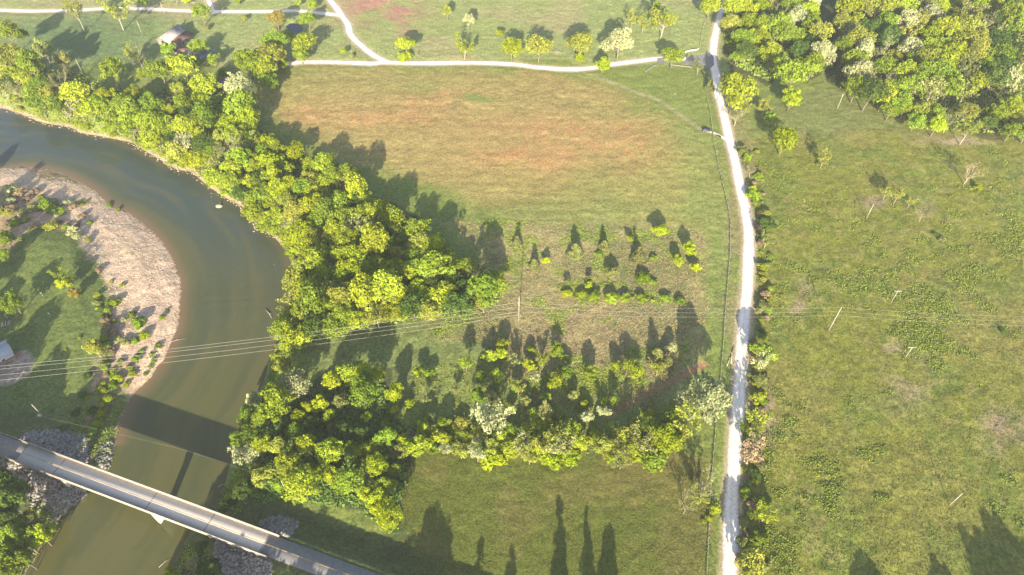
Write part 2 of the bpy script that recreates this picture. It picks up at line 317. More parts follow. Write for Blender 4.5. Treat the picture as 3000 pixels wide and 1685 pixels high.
WOODR2 = [(2448, -120), (3400, -120), (3400, 480), (3000, 400), (2890, 395), (2760, 375), (2650, 345), (2610, 300), (2540, 285), (2470, 270), (2458, 200)]
LOWW = [(790, 1090), (900, 1180), (960, 1100), (1120, 1090), (1130, 1200), (1200, 1290), (1180, 1400), (1160, 1560), (1050, 1480), (880, 1470), (740, 1460), (690, 1330), (720, 1200)]
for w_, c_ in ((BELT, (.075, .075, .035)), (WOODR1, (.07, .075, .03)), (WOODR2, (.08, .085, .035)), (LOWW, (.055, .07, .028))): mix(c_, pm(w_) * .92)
mix((.055, .075, .03), pm([(2385, -120), (2448, -120), (2462, 220), (2432, 230), (2398, 60)]) * 1.0)  # shade in the powerline cut painted into the ground colour
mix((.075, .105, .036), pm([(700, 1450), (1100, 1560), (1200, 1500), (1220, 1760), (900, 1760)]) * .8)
dR, dL = dist_line(xf, yf, wSR), dist_line(xf, yf, wSL); insr = inside(xf, yf, RIVER); leftside = (dL < dR)
LAWN = [(-300, 780), (0, 755), (60, 700), (110, 655), (240, 700), (260, 760), (310, 850), (325, 960), (270, 1120), (240, 1260), (100, 1290), (-300, 1290)]
lw = pm(LAWN); lw = lw & leftside
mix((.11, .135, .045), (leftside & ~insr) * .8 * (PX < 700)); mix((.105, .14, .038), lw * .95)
BAR = [(-200, 470), (0, 480), (350, 560), (560, 720), (570, 1000), (430, 1170), (400, 1180), (385, 1110), (350, 1060), (345, 960), (300, 900), (290, 780), (230, 700), (200, 640), (120, 585), (0, 540), (-200, 520)]
bar = pm(BAR) & leftside; barf = pmf(BAR, 60) * leftside
mix((.52, .385, .28), barf * (.88 + .3 * (n_a - .5))); mix((.40, .30, .22), bar * sstep(.5, .7, n_c) * .6)
mix((.34, .235, .16), (leftside & ~bar & ~lw & ~insr & (PX < 330) & (PY < 760) & (PY > 480)) * (.45 + .5 * sstep(.3, .55, n_a)))
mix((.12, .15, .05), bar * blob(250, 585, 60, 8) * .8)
mix((.3, .22, .16), (leftside & (np.abs(PX - 340) < 70) & (PY > 850) & (PY < 1150) & ~insr) * sstep(.42, .58, n_a) * .8)
rb = (~leftside) & ~insr; mix((.16, .19, .06), rb * (1 - sstep(9, 18, dR)) * .8)
mix((.38, .31, .21), rb * (1 - sstep(1.2, 3.0, dR + 2 * (n_a - .5))) * (PY < 720)); mix((.52, .42, .34), rb * (np.abs(dR - 10 - 5 * (n_b - .5)) < 2.2) * sstep(.5, .62, n_a) * (PY < 640) * (PX > 230))
sR, nR = near_road(xf, yf)
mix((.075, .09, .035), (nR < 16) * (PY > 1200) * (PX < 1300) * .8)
mix((.26, .19, .12), insr * 1.0)
for rp_ in RIPS: mix((.09, .075, .06), pm(rp_) * .9)  # shade in the gaps between stones painted on the ground beneath
for k, pl in ROADW.items():                                            # worn, stony shoulders
    d = dist_line(xf, yf, pl); mix((.36, .30, .21), (1 - sstep(2.6, 4.4, d + 1.5 * (n_c - .5))) * .85)
for off in (-.75, .75):
    tt = np.gradient(track, axis=0); tt /= np.linalg.norm(tt, axis=1)[:, None]; pl = track + off * np.c_[-tt[:, 1], tt[:, 0]]
    mix((.34, .29, .19), (1 - sstep(.2, 1.0, dist_line(xf, yf, pl))) * .5 * sstep(.3, .5, n_a + .1))
spoil = P(35, 1080); mix((.3, .24, .2), 1.0 * (np.hypot(xf - spoil[0], yf - spoil[1]) < 8 + 4 * (n_a - .5)) * .9)
dr = poly([(2060, 1070), (1990, 1105), (1930, 1135), (1880, 1160), (1840, 1185), (1780, 1215)]); mix((.3, .17, .1), (1 - sstep(.8, 2.4, dist_line(xf, yf, dr))) * .85)
st1 = vnoise(xf + 30 * n_b, (yf + .00035 * (xf - 40) ** 2) * 12, 26, 81, 3, .6) - .5; st2 = vnoise(xf * 10, yf + 20 * n_b, 22, 82, 3, .6) - .5
C *= (1 + st1 * .42 * (pm(FIELD) | pm(BOT)) + st2 * .25 * rm + .35 * (n_c - .5) * (yf < 260))[:, None]
C *= (.93 + .14 * vnoise(xf, yf, 2.2, 77, 3, .8))[:, None] ** 1.5
C = np.clip(C, .01, .8)
# zones become separate sheets that meet edge to edge
zone = np.zeros(len(xf), int)                                          # 0 meadow
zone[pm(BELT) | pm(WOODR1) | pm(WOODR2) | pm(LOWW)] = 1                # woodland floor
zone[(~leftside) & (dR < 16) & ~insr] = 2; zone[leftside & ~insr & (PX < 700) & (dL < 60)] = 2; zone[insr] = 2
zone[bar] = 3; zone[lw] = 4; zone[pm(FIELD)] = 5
ny_, nx_ = X.shape
ii = (np.arange(ny_ - 1)[:, None] * nx_ + np.arange(nx_ - 1)[None]).ravel(); Q = np.c_[ii, ii + 1, ii + nx_ + 1, ii + nx_]
VV = np.c_[xf, yf, Zf]; fz = zone[Q[:, 0]]
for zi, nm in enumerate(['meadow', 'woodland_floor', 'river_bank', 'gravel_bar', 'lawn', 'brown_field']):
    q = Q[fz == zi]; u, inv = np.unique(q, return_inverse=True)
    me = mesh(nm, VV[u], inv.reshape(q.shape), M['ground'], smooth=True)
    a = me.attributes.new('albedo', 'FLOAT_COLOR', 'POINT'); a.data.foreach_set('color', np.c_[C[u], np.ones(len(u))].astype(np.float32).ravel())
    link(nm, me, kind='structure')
# ------------------------------------------------------------------ river and pond
def lane_mat():
    m, t, b = newmat('worn_gravel', .95, .1); at = N(t, 'ShaderNodeAttribute', attribute_name='wear'); tc = N(t, 'ShaderNodeTexCoord')
    nz = N(t, 'ShaderNodeTexNoise'); nz.inputs['Scale'].default_value = 1.3; nz.inputs['Detail'].default_value = 8; t.links.new(tc.outputs['Object'], nz.inputs[0])
    ad = N(t, 'ShaderNodeMath', operation='MULTIPLY_ADD'); ad.inputs[1].default_value = .9; t.links.new(nz.outputs[0], ad.inputs[0]); t.links.new(at.outputs['Fac'], ad.inputs[2])
    r = N(t, 'ShaderNodeValToRGB'); e = r.color_ramp.elements; e[0].position = .35; e[0].color = (.74, .69, .63, 1); e[1].position = 1.0; e[1].color = (.33, .27, .19, 1); k = e.new(.62); k.color = (.62, .57, .5, 1)
    t.links.new(ad.outputs[0], r.inputs[0]); t.links.new(r.outputs[0], b.inputs['Base Color'])
    bp = N(t, 'ShaderNodeBump'); bp.inputs['Strength'].default_value = .3; bp.inputs['Distance'].default_value = .06; t.links.new(nz.outputs[0], bp.inputs['Height']); t.links.new(bp.outputs[0], b.inputs['Normal'])
    return m
def water_mat(name, attr=True, c=(.05, .06, .05)):
    m, t, b = newmat(name, .06, .5); b.inputs['IOR'].default_value = 1.33
    tc = N(t, 'ShaderNodeTexCoord'); nz = N(t, 'ShaderNodeTexNoise'); nz.inputs['Scale'].default_value = .8; nz.inputs['Detail'].default_value = 6
    t.links.new(tc.outputs['Object'], nz.inputs[0])
    bp = N(t, 'ShaderNodeBump'); bp.inputs['Strength'].default_value = .05; bp.inputs['Distance'].default_value = .05
    t.links.new(nz.outputs[0], bp.inputs['Height']); t.links.new(bp.outputs[0], b.inputs['Normal'])
    if attr:
        at = N(t, 'ShaderNodeAttribute', attribute_name='albedo'); t.links.new(at.outputs['Color'], b.inputs['Base Color'])
    else: b.inputs['Base Color'].default_value = (*c, 1)
    return m
rx = np.arange(-330, -40, 1.5); ry = np.arange(20, 420, 1.5); RX, RY = np.meshgrid(rx, ry); a, b = RX.ravel(), RY.ravel()
dr_, dl_ = dist_line(a, b, wSR), dist_line(a, b, wSL); keep = inside(a, b, RIVER) | (np.minimum(dr_, dl_) < 4)
ins_ = inside(a, b, RIVER)
q0 = (np.arange(len(ry) - 1)[:, None] * len(rx) + np.arange(len(rx) - 1)[None]).ravel(); q = np.c_[q0, q0 + 1, q0 + len(rx) + 1, q0 + len(rx)]
q = q[keep[q].all(1)]; u, inv = np.unique(q, return_inverse=True)
ppx, ppy = proj(a, b, WZ)
wc = np.zeros((len(a), 3)); wc[:] = (.072, .076, .026)
def wmix(c, g): global wc; g = np.clip(g, 0, 1)[:, None]; wc = wc * (1 - g) + np.array(c) * g
al = np.argmin((a[:, None] - wSL[None, :, 0]) ** 2 + (b[:, None] - wSL[None, :, 1]) ** 2, axis=1); arc = np.r_[0, np.cumsum(np.linalg.norm(np.diff(wSL, axis=0), axis=1))][al]
flow = vnoise(dl_ * 2.6 + 6 * vnoise(a, b, 20, 43, 2), (arc + a * .1) * .22, 9, 41, 4, .6)
wmix((.022, .048, .068), sstep(900, 560, ppy) * 1.0 * sstep(3, 18, dl_)); wmix((.018, .045, .085), sstep(420, 0, ppx) * sstep(620, 380, ppy) * sstep(2, 14, dl_)); wmix((.055, .068, .04), sstep(1200, 900, ppy) * .5)  # sky reflection painted into the water colour, bluest upstream at left
wmix((.085, .08, .032), sstep(.45, .7, flow) * .6); wmix((.045, .055, .03), sstep(.5, .3, flow) * .45)
wmix((.17, .105, .06), np.where(ins_, 1 - sstep(0, 6.5, dl_ + 4 * (flow - .5)), 1) * (dl_ < 20) * .75 * (ppy < 1300))
wmix((.10, .085, .03), np.where(ins_, 1 - sstep(0, 4, dr_), 1) * (dr_ < 10) * .6)
me = mesh('river', np.c_[a[u], b[u], np.full(len(u), WZ)], inv.reshape(q.shape), water_mat('river_water'))
at = me.attributes.new('albedo', 'FLOAT_COLOR', 'POINT'); at.data.foreach_set('color', np.c_[wc[u], np.ones(len(u))].astype(np.float32).ravel())
link('river', me, kind='structure')
pc = pond.mean(0); pv = pc + (pond - pc) * 1.25
link('pond', mesh('pond', np.c_[pv, np.full(len(pv), -.62)], np.arange(len(pv)), water_mat('pond_water', False, (.02, .03, .04)), [len(pv)]), kind='structure')
# ------------------------------------------------------------------ lanes
def ribbon(pl, wd, dz, wn=None, cs=5):
    t = np.gradient(pl, axis=0); t /= np.linalg.norm(t, axis=1)[:, None]; n = np.c_[-t[:, 1], t[:, 0]]; V = []
    for i in range(len(pl)):
        ww = wd * (1 + .03 * math.sin(i * 1.7) + .035 * math.sin(i * .23)) if wn else wd
        for k in range(cs):
            p = pl[i] + n[i] * ww * (k / (cs - 1) - .5); e = .06 if k in (0, cs - 1) else 0
            V.append((p[0], p[1], float(gz(p[0], p[1])) + dz - e))
    V = np.array(V); F = [(i * cs + k, i * cs + k + 1, (i + 1) * cs + k + 1, (i + 1) * cs + k) for i in range(len(pl) - 1) for k in range(cs - 1)]
    return V, F
def dense(pl, st):
    d = np.r_[0, np.cumsum(np.linalg.norm(np.diff(pl, axis=0), axis=1))]; s = np.arange(0, d[-1], st); return np.c_[np.interp(s, d, pl[:, 0]), np.interp(s, d, pl[:, 1])]
M['gravel'] = lane_mat()
for i, (k, pl) in enumerate(ROADW.items()):
    V, F = ribbon(dense(pl, 1.5), ROADS[k][1], .09 + .004 * i, True, 9); me = mesh(k.strip(), V, F, M['gravel'], smooth=True)
    a_ = me.attributes.new('wear', 'FLOAT', 'POINT'); cc = np.arange(len(V)) % 9; wv = np.array([.62, .3, .05, 0, .16, 0, .05, .3, .62])[cc] + .3 * (vnoise(V[:, 0], V[:, 1], 5, 90, 3) - .5)
    a_.data.foreach_set('value', wv.astype(np.float32)); link(k.strip(), me, kind='structure')
def sheet(name, pts, dz, mat):
    w_ = [onground(*p) for p in pts]; c = np.mean(np.array(w_), 0); V = [(x, y, float(gz(x, y)) + dz) for x, y, z in w_]
    n = len(V); V.append((c[0], c[1], float(gz(c[0], c[1])) + dz)); return link(name, mesh(name, V, [(i, (i + 1) % n, n) for i in range(n)], mat), kind='structure')
sheet('asphalt_apron', [(2012, 168), (2045, 162), (2078, 157), (2090, 165), (2092, 190), (2078, 205), (2060, 200), (2035, 192), (2003, 187)], .15, M['asphalt'])
sheet('asphalt_patch', [(1925, 171), (1946, 169), (1946, 187), (1926, 188)], .15, M['asphalt'])
sheet('dirt_approach', [(2053, 377), (2075, 383), (2095, 389), (2120, 401), (2135, 418), (2128, 405), (2115, 398), (2094, 394), (2070, 387), (2054, 380)], .1, M['gravel'])
# ------------------------------------------------------------------ highway and bridge
def bw(s, n, z): p = A0 + BD * s + BN * n; return (p[0], p[1], z)
def bslab(mb, s0, s1, n0, n1, z0, z1):
    V = [bw(s, n, z) for s in (s0, s1) for n in (n0, n1) for z in (z0, z1)]
    return mb.add(V, [(0, 1, 3, 2), (4, 6, 7, 5), (0, 4, 5, 1), (2, 3, 7, 6), (0, 2, 6, 4), (1, 5, 7, 3)])
bslab(MB(), -260, tl - .02, -HW, HW, DECKZ - .3, DECKZ).build('asphalt_road', M['asphalt'], kind='structure')
bslab(MB(), tr_ + .02, 330, -HW, HW, DECKZ - .3, DECKZ).build('asphalt_road', M['asphalt'], kind='structure')
bridge = thing('road_bridge', 'concrete two-lane road bridge with white parapets crossing the river', 'bridge', bw((tl + tr_) / 2, 0, DECKZ))
bridge_inv = -np.array(bridge.location)
def bpart(mb, name, mat, parent=None, **kw):
    o = mb.build(name, mat, bridge if parent is None else parent, **kw)
    if parent is None: o.location = bridge_inv
    return o
bslab(bm_ := MB(), tl, tr_, -HW, HW, DECKZ - .35, DECKZ + .004); bpart(bm_, 'deck', M['concrete'])
for sd in (-1, 1):
    m = MB(); bslab(m, tl - 3, tr_ + 3, sd * HW + (0 if sd > 0 else -.5), sd * HW + (.5 if sd > 0 else 0), DECKZ - .2, DECKZ + .12)
    bslab(m, tl - 3, tr_ + 3, sd * (HW + .25) - .14, sd * (HW + .25) + .14, DECKZ + .12, DECKZ + 1.2); bpart(m, 'parapet', M['white_concrete'])
for n_ in (-2.5, -.85, .85, 2.5):
    m = MB(); bslab(m, tl + 1, tr_ - 1, n_ - .25, n_ + .25, DECKZ - 1.7, DECKZ - .35); bpart(m, 'girder', M['concrete'])
def sat(px, py, z): p = P(px, py, z)[:2]; return float((p - A0) @ BD)
sp = sat(447, 1462, DECKZ); spans = [sp, tl + (sp - tl) * .30, sp + (tr_ - sp) * .52]
for s_ in spans:
    m = MB(); bslab(m, s_ - .7, s_ + .7, -3.0, 3.0, DECKZ - 2.8, DECKZ - 1.7); bslab(m, s_ - .5, s_ + .5, -2.6, 2.6, WZ - 3, DECKZ - 2.8); bpart(m, 'pier', M['concrete'])
for s_ in (tl + .6, tr_ - .6):
    m = MB(); bslab(m, s_ - .6, s_ + .6, -HW - .5, HW + .5, DECKZ - 3.5, DECKZ - .36); bpart(m, 'abutment', M['concrete'])
for k, s_ in enumerate([tl + .25] + spans + [tr_ - .25]):
    m = MB(); bslab(m, s_ - .1, s_ + .1, -HW + .02, HW - .02, DECKZ, DECKZ + .009); bpart(m, 'expansion_joint', M['dark'])
for a_, b_ in ((-260, tl - .3), (tl + .3, tr_ - .3), (tr_ + .3, 330)):
    m = MB(); s_ = a_
    while s_ < b_:
        e = min(s_ + 9, b_); bslab(m, s_, e - (.02 if b_ < tr_ and a_ > 0 else 1.2), -.1, .1, DECKZ + .012, DECKZ + .022); s_ = e
    m.build('lane_line', M['yellow'], kind='structure')
for a_, b_, sd in ((-100, tl - 3.2, 1), (-100, tl - 3.2, -1), (tr_ + 3.2, 110, 1), (tr_ + 3.2, 110, -1)):
    g = thing('guardrail', 'pale steel guardrail beside the road ' + ('west' if a_ < 0 else 'east') + ' of the bridge, on its ' + ('upstream' if sd > 0 else 'downstream') + ' side', 'guardrail', bw(a_, sd * 3.6, DECKZ))
    m = MB(); bslab(m, a_, b_, sd * 3.6 - .06, sd * 3.6 + .06, DECKZ + .3, DECKZ + .62); o = m.build('rail', M['white_concrete'], g); o.location = -np.array(g.location)
    pm_ = None; s_ = a_ + 1
    while s_ < b_:
        if pm_ is None: pm_ = MB().box((0, 0, 0), (.18, .18, 1.6), math.atan2(BD[1], BD[0])).me('post', M['fencewood'])
        o = link('post', pm_, g, np.array(bw(s_, sd * 3.8, DECKZ - .2)) - np.array(g.location)); s_ += 3.8
# ------------------------------------------------------------------ stones
def rocks(name, pts, sizes, mat, seed=1, **kw):
    r = np.random.default_rng(seed); n = len(pts)
    base = np.array([(1, 0, 0), (0, 1, 0), (-1, 0, 0), (0, -1, 0), (.6, .6, .75), (-.6, .6, .8), (-.6, -.6, .7), (.6, -.6, .8)], float)
    F0 = np.array([(0, 1, 4), (1, 5, 4), (1, 2, 5), (2, 6, 5), (2, 3, 6), (3, 7, 6), (3, 0, 7), (0, 4, 7), (4, 5, 6), (4, 6, 7)])
    V = base[None] * (1 + .35 * (r.random((n, 8, 3)) - .5)); an = r.random(n) * 6.28; c, s = np.cos(an)[:, None], np.sin(an)[:, None]
    sq = sizes[:, None] * (.7 + .6 * r.random((n, 1)))
    x = (V[..., 0] * c - V[..., 1] * s) * sizes[:, None]; y = (V[..., 0] * s + V[..., 1] * c) * sq; z = V[..., 2] * sizes[:, None] * .8
    VV = np.stack([x + pts[:, :1], y + pts[:, 1:2], z + pts[:, 2:3] - sizes[:, None] * .1], -1).reshape(-1, 3)
    FF = (F0[None] + (np.arange(n) * 8)[:, None, None]).reshape(-1, 3)
    return link(name, mesh(name, VV, FF, mat), **kw)
def scatter(ppoly, n, seed, cond=None):
    pp = np.array(ppoly, float); r = np.random.default_rng(seed); out = []
    x = r.uniform(pp[:, 0].min(), pp[:, 0].max(), n * 4); y = r.uniform(pp[:, 1].min(), pp[:, 1].max(), n * 4); k = inside(x, y, pp); x, y = x[k][:n], y[k][:n]
    z = np.zeros(len(x))
    for _ in range(6):
        u, v = (x - 1500) / FPX, (842.5 - y) / FPX; t = (z - CAMH) / (-sP + v * cP); wx_, wy_ = u * t, (cP + v * sP) * t; z = gz(wx_, wy_)
    return np.c_[wx_, wy_, z]
for k, (pg, n, lab) in enumerate([([(55, 1285), (90, 1262), (170, 1258), (250, 1275), (262, 1330), (258, 1372), (200, 1350), (140, 1320)], 2600, 'pale grey limestone riprap on the bank above the west end of the bridge'),
        ([(0, 1345), (60, 1362), (150, 1395), (265, 1425), (245, 1460), (200, 1495), (160, 1530), (110, 1505), (70, 1450), (20, 1400)], 3000, 'pale grey limestone riprap on the bank below the west end of the bridge'),
        ([(275, 1330), (320, 1290), (333, 1300), (325, 1370), (300, 1378)], 420, 'pale boulders at the water edge upstream of the bridge'),
        ([(755, 1535), (790, 1515), (840, 1512), (877, 1528), (862, 1555), (842, 1577), (800, 1562)], 1300, 'pale riprap patch on the grass slope above the east end of the bridge'),
        ([(640, 1570), (700, 1600), (800, 1640), (790, 1700), (650, 1710), (620, 1640)], 2200, 'pale riprap slope below the east end of the bridge')]):
    pts = scatter(pg, n, 100 + k); s_, n_ = near_road(pts[:, 0], pts[:, 1]); pts = pts[(pts[:, 2] > WZ - .2) & ~((n_ < 4.4) & ((s_ < tl) | (s_ > tr_)))]
    pts = pts[::2]; rocks('riprap', pts, .2 + .62 * np.random.default_rng(k).random(len(pts)) ** 3, M['stone'], k, kind='stuff', label=lab)
M['shorestone'] = noisy('shore_ledge', (.22, .18, .13), (.4, .33, .25), 1.0)
M['barstone'] = noisy('bar_gravel', (.36, .275, .2), (.56, .44, .34), .5, contrast=(.3, .7))
pts = scatter(BAR, 5000, 150); k_ = (pts[:, 2] > WZ + .1) & (inside(pts[:, 0], pts[:, 1], RIVER) == False); pts = pts[k_]
rocks('bar_cobbles', pts, .08 + .26 * rng.random(len(pts)) ** 3, M['barstone'], 12, kind='stuff', label='loose tan cobbles scattered over the gravel bar')
i_ = rng.integers(0, len(wSR), 1500); tpt = wSR[i_] + rng.normal(0, 1.2, (1500, 2)); zz = gz(tpt[:, 0], tpt[:, 1]); k_ = (zz > WZ - .4) & (zz < WZ + 1.6) & (proj(tpt[:, 0], tpt[:, 1], zz)[1] < 700)
rocks('shore_stones', np.c_[tpt, zz][k_], .12 + .5 * rng.random(k_.sum()) ** 3, M['shorestone'], 13, kind='stuff', label='tan stones and ledges along the far waterline')
# ------------------------------------------------------------------ plant builders
def leafcloud(cent, rad, per, leaf, seed, flat=.8, low=-.35):
    r = np.random.default_rng(seed); P_, N_, W_ = [], [], []
    for c, q in zip(cent, rad):
        n = max(6, int(per * q * q)); d = r.normal(size=(n * 2, 3)); d /= np.linalg.norm(d, axis=1)[:, None]; d = d[d[:, 2] > low][:n]
        P_.append(c + d * q * (.72 + .33 * r.random((len(d), 1))) * np.array([1, 1, flat])); N_.append(d); W_.append(np.full(len(d), r.random()))
    P_, N_, W_ = np.vstack(P_), np.vstack(N_), np.concatenate(W_)
    # drop leaves buried deep inside other lobes
    bur = np.zeros(len(P_), bool)
    for c, q in zip(cent, rad): bur |= (np.linalg.norm((P_ - c) / np.array([1, 1, flat]), axis=1) < q * .62)
    k = ~bur | (r.random(len(P_)) < .1); P_, N_, W_ = P_[k], N_[k], W_[k]; n = len(P_)
    nn = N_ + r.normal(0, .55, (n, 3)); nn /= np.linalg.norm(nn, axis=1)[:, None]; a = r.normal(size=(n, 3)); e1 = np.cross(nn, a); e1 /= np.linalg.norm(e1, axis=1)[:, None]; e2 = np.cross(nn, e1)
    s = leaf * (.55 + .9 * r.random((n, 1))); s2 = s * (.55 + .5 * r.random((n, 1)))
    V = np.stack([P_ - e1 * s, P_ - e2 * s2, P_ + e1 * s, P_ + e2 * s2], 1).reshape(-1, 3)
    return V, np.arange(4 * n).reshape(-1, 4), np.clip(.55 * W_ + .45 * r.random(n), 0, 1)
def leafmesh(name, V, F, var, mat):
    me = mesh(name, V, F, mat); a = me.attributes.new('var', 'FLOAT', 'FACE'); a.data.foreach_set('value', var.astype(np.float32)); return me
def limbs(seed, h0, h, rad, nl=6, r0=.045, depth=1, k=5):
    """trunk with limbs; unit tree: height 1, crown radius rad. returns MB and tip list"""
    r = random.Random(seed); m = MB(); tips = []
    lean = np.array([r.uniform(-.04, .04), r.uniform(-.04, .04), 0])
    tp = [np.array([0, 0, -.03]), lean * .4 + np.array([0, 0, h0 * .6]), lean + np.array([0, 0, h0]), lean * 1.5 + np.array([0, 0, h0 + (h - h0) * .6])]
    m.tube(tp, [r0 * 1.25, r0, r0 * .8, r0 * .25], k + 1)
    def grow(p, d, L, rr, lev):
        d = d / np.linalg.norm(d); mid = p + d * L * .5 + np.array([r.uniform(-.06, .06), r.uniform(-.06, .06), r.uniform(0, .08)]) * L; e = p + d * L + np.array([0, 0, .1 * L])
        m.tube([p, mid, e], [rr, rr * .7, rr * .3], k if lev < 2 else 3, cap=False); tips.append(e)
        if lev < depth:
            for _ in range(3 if lev < 2 else 4):
                nd = d + np.array([r.uniform(-.8, .8), r.uniform(-.8, .8), r.uniform(-.25, .6)]); s_ = r.uniform(.3, 1)
                grow(p * (1 - s_) + (mid if s_ < .5 else e) * s_, nd, L * r.uniform(.45, .7), rr * .5, lev + 1)
    for i in range(nl):
        an = 6.28 * i / nl + r.uniform(-.4, .4); z0 = h0 * .8 + (h - h0) * .5 * r.random(); t = (z0) / h
        b = lean * t + np.array([0, 0, z0]); up = r.uniform(.4, 1.2)
        grow(b, np.array([math.cos(an), math.sin(an), up]), rad * r.uniform(.65, .95), r0 * .45, 1)
    return m, tips
SH = {}                                                               # name -> list of (trunk mesh, crown mesh)
def shape(kind, tr_mb, V, F, var, bark='bark'):
    SH.setdefault(kind, []).append((tr_mb.me('trunk', M[bark]) if tr_mb else None, leafmesh('crown', V, F, var, M['G']) if V is not None else None))
def broad(kind, seed, n, leaf, nlobes, cr=.5, zc=.6, zr=.38, per=1.0, jit=.12, lr=(.12, .22), deep=1):
    r = np.random.default_rng(seed); cent, rad = [], []
    for i in range(nlobes):
        d = r.normal(size=3); d /= np.linalg.norm(d); d[2] = abs(d[2]) * 1.1 - .35 if r.random() < .8 else d[2]
        q = r.uniform(*lr); f_ = r.uniform(.4, 1.16)
        rr_ = (cr - q * .8) * f_ * (1 + jit * math.sin(3 * math.atan2(d[1], d[0]) + seed)); cent.append((d[0] * rr_, d[1] * rr_, zc + d[2] * (zr - q * .6) * f_)); rad.append(q)
    cent, rad = np.array(cent), np.array(rad); V, F, var = leafcloud(cent, rad, n / (nlobes * .033), leaf, seed)
    m, _ = limbs(seed, .25, .85, cr * .8, 6, .022, deep); shape(kind, m, V, F, var)
for i in range(6): broad('big', 10 + i, 10500, .0235, 52 + 7 * i, lr=(.07, .17))
for i in range(6): broad('mid', 30 + i, 6000, .031, 30 + 4 * i, lr=(.09, .21))
for i in range(4): broad('small', 50 + i, 2600, .045, 17 + 2 * i, zc=.58, zr=.42, lr=(.12, .25))
for i in range(5): broad('tall', 60 + i, 6500, .025, 32 + 4 * i, cr=.36, zc=.62, zr=.38, lr=(.07, .16))
for i in range(6): broad('shrub', 80 + i, 2000, .05, 15 + 2 * i, zc=.3, zr=.42, lr=(.08, .24), deep=0)
for i in range(5):                                                    # thin crowned trees: branches show through
    m, tips = limbs(100 + i, .3, .8, .42, 7, .02, 3, 4); r = np.random.default_rng(i); t = np.array(tips); t = t[r.random(len(t)) < .75]
    V, F, var = leafcloud(t, r.uniform(.05, .1, len(t)), 2300, .028, i, low=-1); shape('sparse', m, V, F, var, 'palebark')
for i in range(4):
    m, tips = limbs(120 + i, .25, .8, .45, 8, .02, 4, 4); t = np.array(tips); r = np.random.default_rng(i); t = t[r.random(len(t)) < .25]
    V, F, var = leafcloud(t, np.full(len(t), .04), 2500, .016, i, low=-1); shape('bare', m, V, F, var, 'palebark')
for i in range(3):                                                    # cedars: tapering cones of short sprays
    r = np.random.default_rng(200 + i); cent, rad = [], []
    for k in range(95):
        z = .07 + .9 * r.random() ** 1.7; an = r.random() * 6.28; rr_ = .25 * (1 - z) ** .8 * math.sqrt(r.random()) * 1.05; cent.append((rr_ * math.cos(an), rr_ * math.sin(an), z)); rad.append(.04 + .08 * (1 - z))
    V, F, var = leafcloud(np.array(cent), np.array(rad), 9000, .026, i, low=-1); shape('cedar', MB().tube([(0, 0, -.02), (0, 0, .5), (0, 0, .95)], [.03, .02, .004], 5), V, F, var)
GEOM = {'big': (1.0, 1.12), 'mid': (1.0, 1.15), 'small': (1.0, 1.1), 'tall': (.72, 1.75), 'shrub': (1.0, .72), 'sparse': (.95, 1.2), 'bare': (1.0, 1.1), 'cedar': (.5, 1.9)}
ZCF = {'big': .6, 'mid': .6, 'small': .58, 'tall': .62, 'shrub': .35, 'sparse': .65, 'bare': .6, 'cedar': .4}
COLW = {'L': 'bright lime green', 'G': 'mid green', 'D': 'dark green', 'Y': 'yellowish green', 'P': 'pale silvery green', 'O': 'dull olive', 'C': 'dark olive', 'A': 'amber yellow', 'T': 'dry tan', 'K': 'fresh yellow-green'}
NAMEK = {'big': ('broadleaf_tree', 'tree'), 'mid': ('broadleaf_tree', 'tree'), 'small': ('young_tree', 'tree'), 'tall': ('broadleaf_tree', 'tree'), 'shrub': ('shrub', 'shrub'), 'sparse': ('thin_crowned_tree', 'tree'), 'bare': ('bare_tree', 'tree'), 'cedar': ('cedar_tree', 'cedar')}
SHW = {'big': 'large tree', 'mid': 'round tree', 'small': 'small tree', 'tall': 'slender tree', 'shrub': 'shrub', 'sparse': 'thin-crowned tree', 'bare': 'bare tree', 'cedar': 'cedar'}
proto = {}
def get_proto(kind, i):
    if (kind, i) not in proto:
        tm, cm = SH[kind][i]; o = bpy.data.objects.new(NAMEK[kind][0], None); ch = []
        if tm: t = bpy.data.objects.new('trunk', tm); t.parent = o; ch.append(t)
        if cm: c = bpy.data.objects.new('crown', cm); c.parent = o; ch.append(c)
        proto[(kind, i)] = (o, ch)
    return proto[(kind, i)]
labels = set()
def plant(kind, col, x, y, z, wd, ht, label, group=None, rnd=None):
    r = rnd or random; i = r.randrange(len(SH[kind])); src, ch = get_proto(kind, i)
    o = src.copy(); COL.objects.link(o); o.location = (x, y, z - .1); o.rotation_euler = (0, 0, r.uniform(0, 6.28)); j = r.uniform(.86, 1.16); o.scale = (wd * j, wd / j, ht)
    if NAMEK[kind][0] == 'broadleaf_tree' and col in 'PY': o.name = {'P': 'silvery_tree', 'Y': 'yellowish_tree'}[col]  # broadleaf trees split by leaf colour alone; species not known
    if kind == 'shrub' and col in 'KLT': o.name = 'dry_bush' if col == 'T' else 'leafy_bush'
    o['label'] = label; o['category'] = NAMEK[kind][1]
    if group: o['group'] = group
    for c in ch:
        d = c.copy(); COL.objects.link(d); d.parent = o
        if d.name.startswith('crown') and d.material_slots:
            d.material_slots[0].link = 'OBJECT'; d.material_slots[0].material = M[col]
    return o
